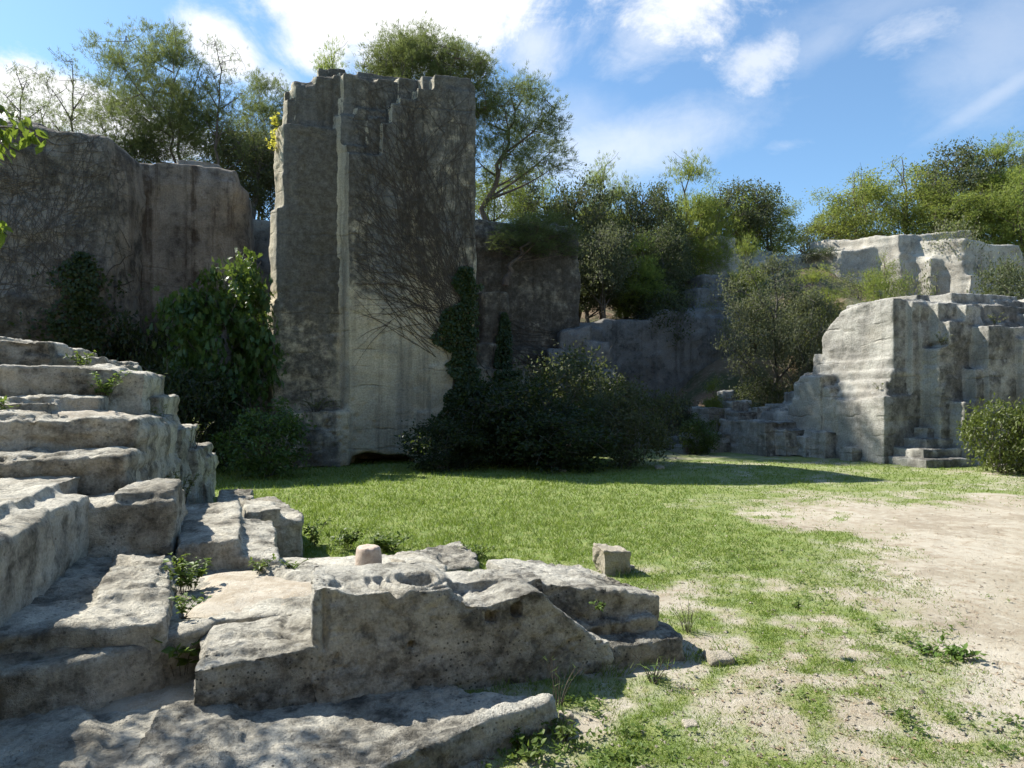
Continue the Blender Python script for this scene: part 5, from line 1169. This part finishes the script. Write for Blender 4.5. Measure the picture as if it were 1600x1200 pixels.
# longer grass left standing against the stones
kf = 5200; Xf = rg.uniform(-2.2, 2.9, kf); Yf = rg.uniform(3.0, 9.5, kf); rm = rock_mask(Xf, Yf); Xf, Yf = Xf[~rm], Yf[~rm]; nr = np.zeros(len(Xf), bool)
for ax in range(4): nr |= rock_mask(Xf+.09*math.cos(ax*1.571), Yf+.09*math.sin(ax*1.571))
Xf, Yf = np.repeat(Xf[nr], 7), np.repeat(Yf[nr], 7); kf = len(Xf); Xf = Xf+rg.normal(0, .02, kf); Yf = Yf+rg.normal(0, .02, kf)
Xb = np.concatenate([Xb, Xf]); Yb = np.concatenate([Yb, Yf]); Zb = np.concatenate([Zb, floor_z(Xf, Yf)-.004]); hs = np.concatenate([hs, rg.uniform(.04, .12, kf)]); wd_ = np.concatenate([wd_, .004+.001*np.clip(Yf-2.5, 0, 9)]); n = len(Xb)
A = rnd_dirs(rg, n)*[.75, .75, .3]+[0, 0, .9]; Nn = rnd_dirs(rg, n)
V, F = leaves(np.stack([Xb, Yb, Zb], 1), A, Nn, hs, wd_, 'needle')
L_GRASS = leaf_mat('grass_blades', (.115, .175, .026), (.185, .235, .05), (.36, .34, .16), rough=.5, trans=.42, nscale=1.3, trc=(.24, .34, .04))
tag(link('grass', mk_mesh('grass', V, F), L_GRASS), kind='stuff')
# clover and broad weeds in the thin turf near the camera
k0 = 7500; Yw = 1/rg.uniform(1/14.0, 1/2.4, k0); Xw = Yw*rg.uniform(-.38, .78, k0); cw = cover_at(Xw, Yw); nw = fbm(np.stack([Xw, Yw, 0*Xw], 1), 1.6, 3, 71)
kp = (rg.random(k0) < np.clip((cw-.2)*1.2, 0, 1)*np.clip(.35+nw*2.2, 0, 1)); Xw, Yw = Xw[kp], Yw[kp]; rm = rock_mask(Xw, Yw); Xw, Yw = Xw[~rm], Yw[~rm]
q = 7; P = np.repeat(np.stack([Xw, Yw, floor_z(Xw, Yw)+.008], 1), q, 0); n = len(P); P[:, :2] += rg.normal(0, .014, (n, 2)); P[:, 2] += rg.random(n)*.022
A = rnd_dirs(rg, n)*[1, 1, .25]+[0, 0, .25]; L = rg.uniform(.016, .036, n)
V, F = leaves(P, A, rnd_dirs(rg, n)*.4+[0, 0, 1], L, L*.6, 'oval'); tag(link('weeds', mk_mesh('weeds', V, F), L_WEED), kind='stuff')
# dry litter: bits of leaf and twig on the bare dust
k0 = 8500; Yl = 1/rg.uniform(1/14.0, 1/2.4, k0); Xl = Yl*rg.uniform(-.36, .8, k0); nl_ = fbm(np.stack([Xl, Yl, 0*Xl], 1), 1.1, 4, 75)
kp = rg.random(k0) < np.clip(.25+nl_*2.4, .05, 1); Xl, Yl = Xl[kp], Yl[kp]; rm = rock_mask(Xl, Yl); Xl, Yl = Xl[~rm], Yl[~rm]; n = len(Xl)
P = np.stack([Xl, Yl, floor_z(Xl, Yl)+.005], 1); L = rg.uniform(.008, .030, n)*(1+.06*Yl); A = rnd_dirs(rg, n)*[1, 1, .12]
V, F = leaves(P, A, rnd_dirs(rg, n)*.35+[0, 0, 1], L, L*rg.choice([.12, .35, .5], n), 'oval')
m, t, out = new_mat('dry_litter'); co = t.n('ShaderNodeTexCoord').outputs['Object']
c = t.mix(t.step(t.noise(co, 13, 3), .4, .6), (.10, .065, .04), (.27, .20, .12))
b = t.n('ShaderNodeBsdfPrincipled', {'Base Color': c, 'Roughness': .85}); t.l.new(b.outputs[0], out.inputs[0])
tag(link('litter', mk_mesh('litter', V, F), m), kind='stuff')
# gravel bits
k0 = 2600; Yl = 1/rg.uniform(1/13.0, 1/2.4, k0); Xl = Yl*rg.uniform(-.1, .8, k0); rm = rock_mask(Xl, Yl); Xl, Yl = Xl[~rm], Yl[~rm]; n = len(Xl)
s = rg.uniform(.003, .011, n)*(1+rg.random(n)**6*1.5)
oct_ = np.array([(1, 0, 0), (-.8, .3, 0), (0, 1, .1), (.1, -.9, 0), (0, 0, .7), (0, 0, -.6)]); fo = np.array([(0, 2, 4), (2, 1, 4), (1, 3, 4), (3, 0, 4), (2, 0, 5), (1, 2, 5), (3, 1, 5), (0, 3, 5)])
V = np.stack([Xl, Yl, floor_z(Xl, Yl)+.003], 1)[:, None, :]+(oct_[None]+rg.normal(0, .2, (n, 6, 3)))*s[:, None, None]
tag(link('gravel', mk_mesh('gravel', V.reshape(-1, 3), [(np.arange(n)*6)[:, None, None].repeat(8, 1).reshape(-1, 1)+np.tile(fo, (n, 1))]), M_BLOCK), kind='stuff')
finish_roots()
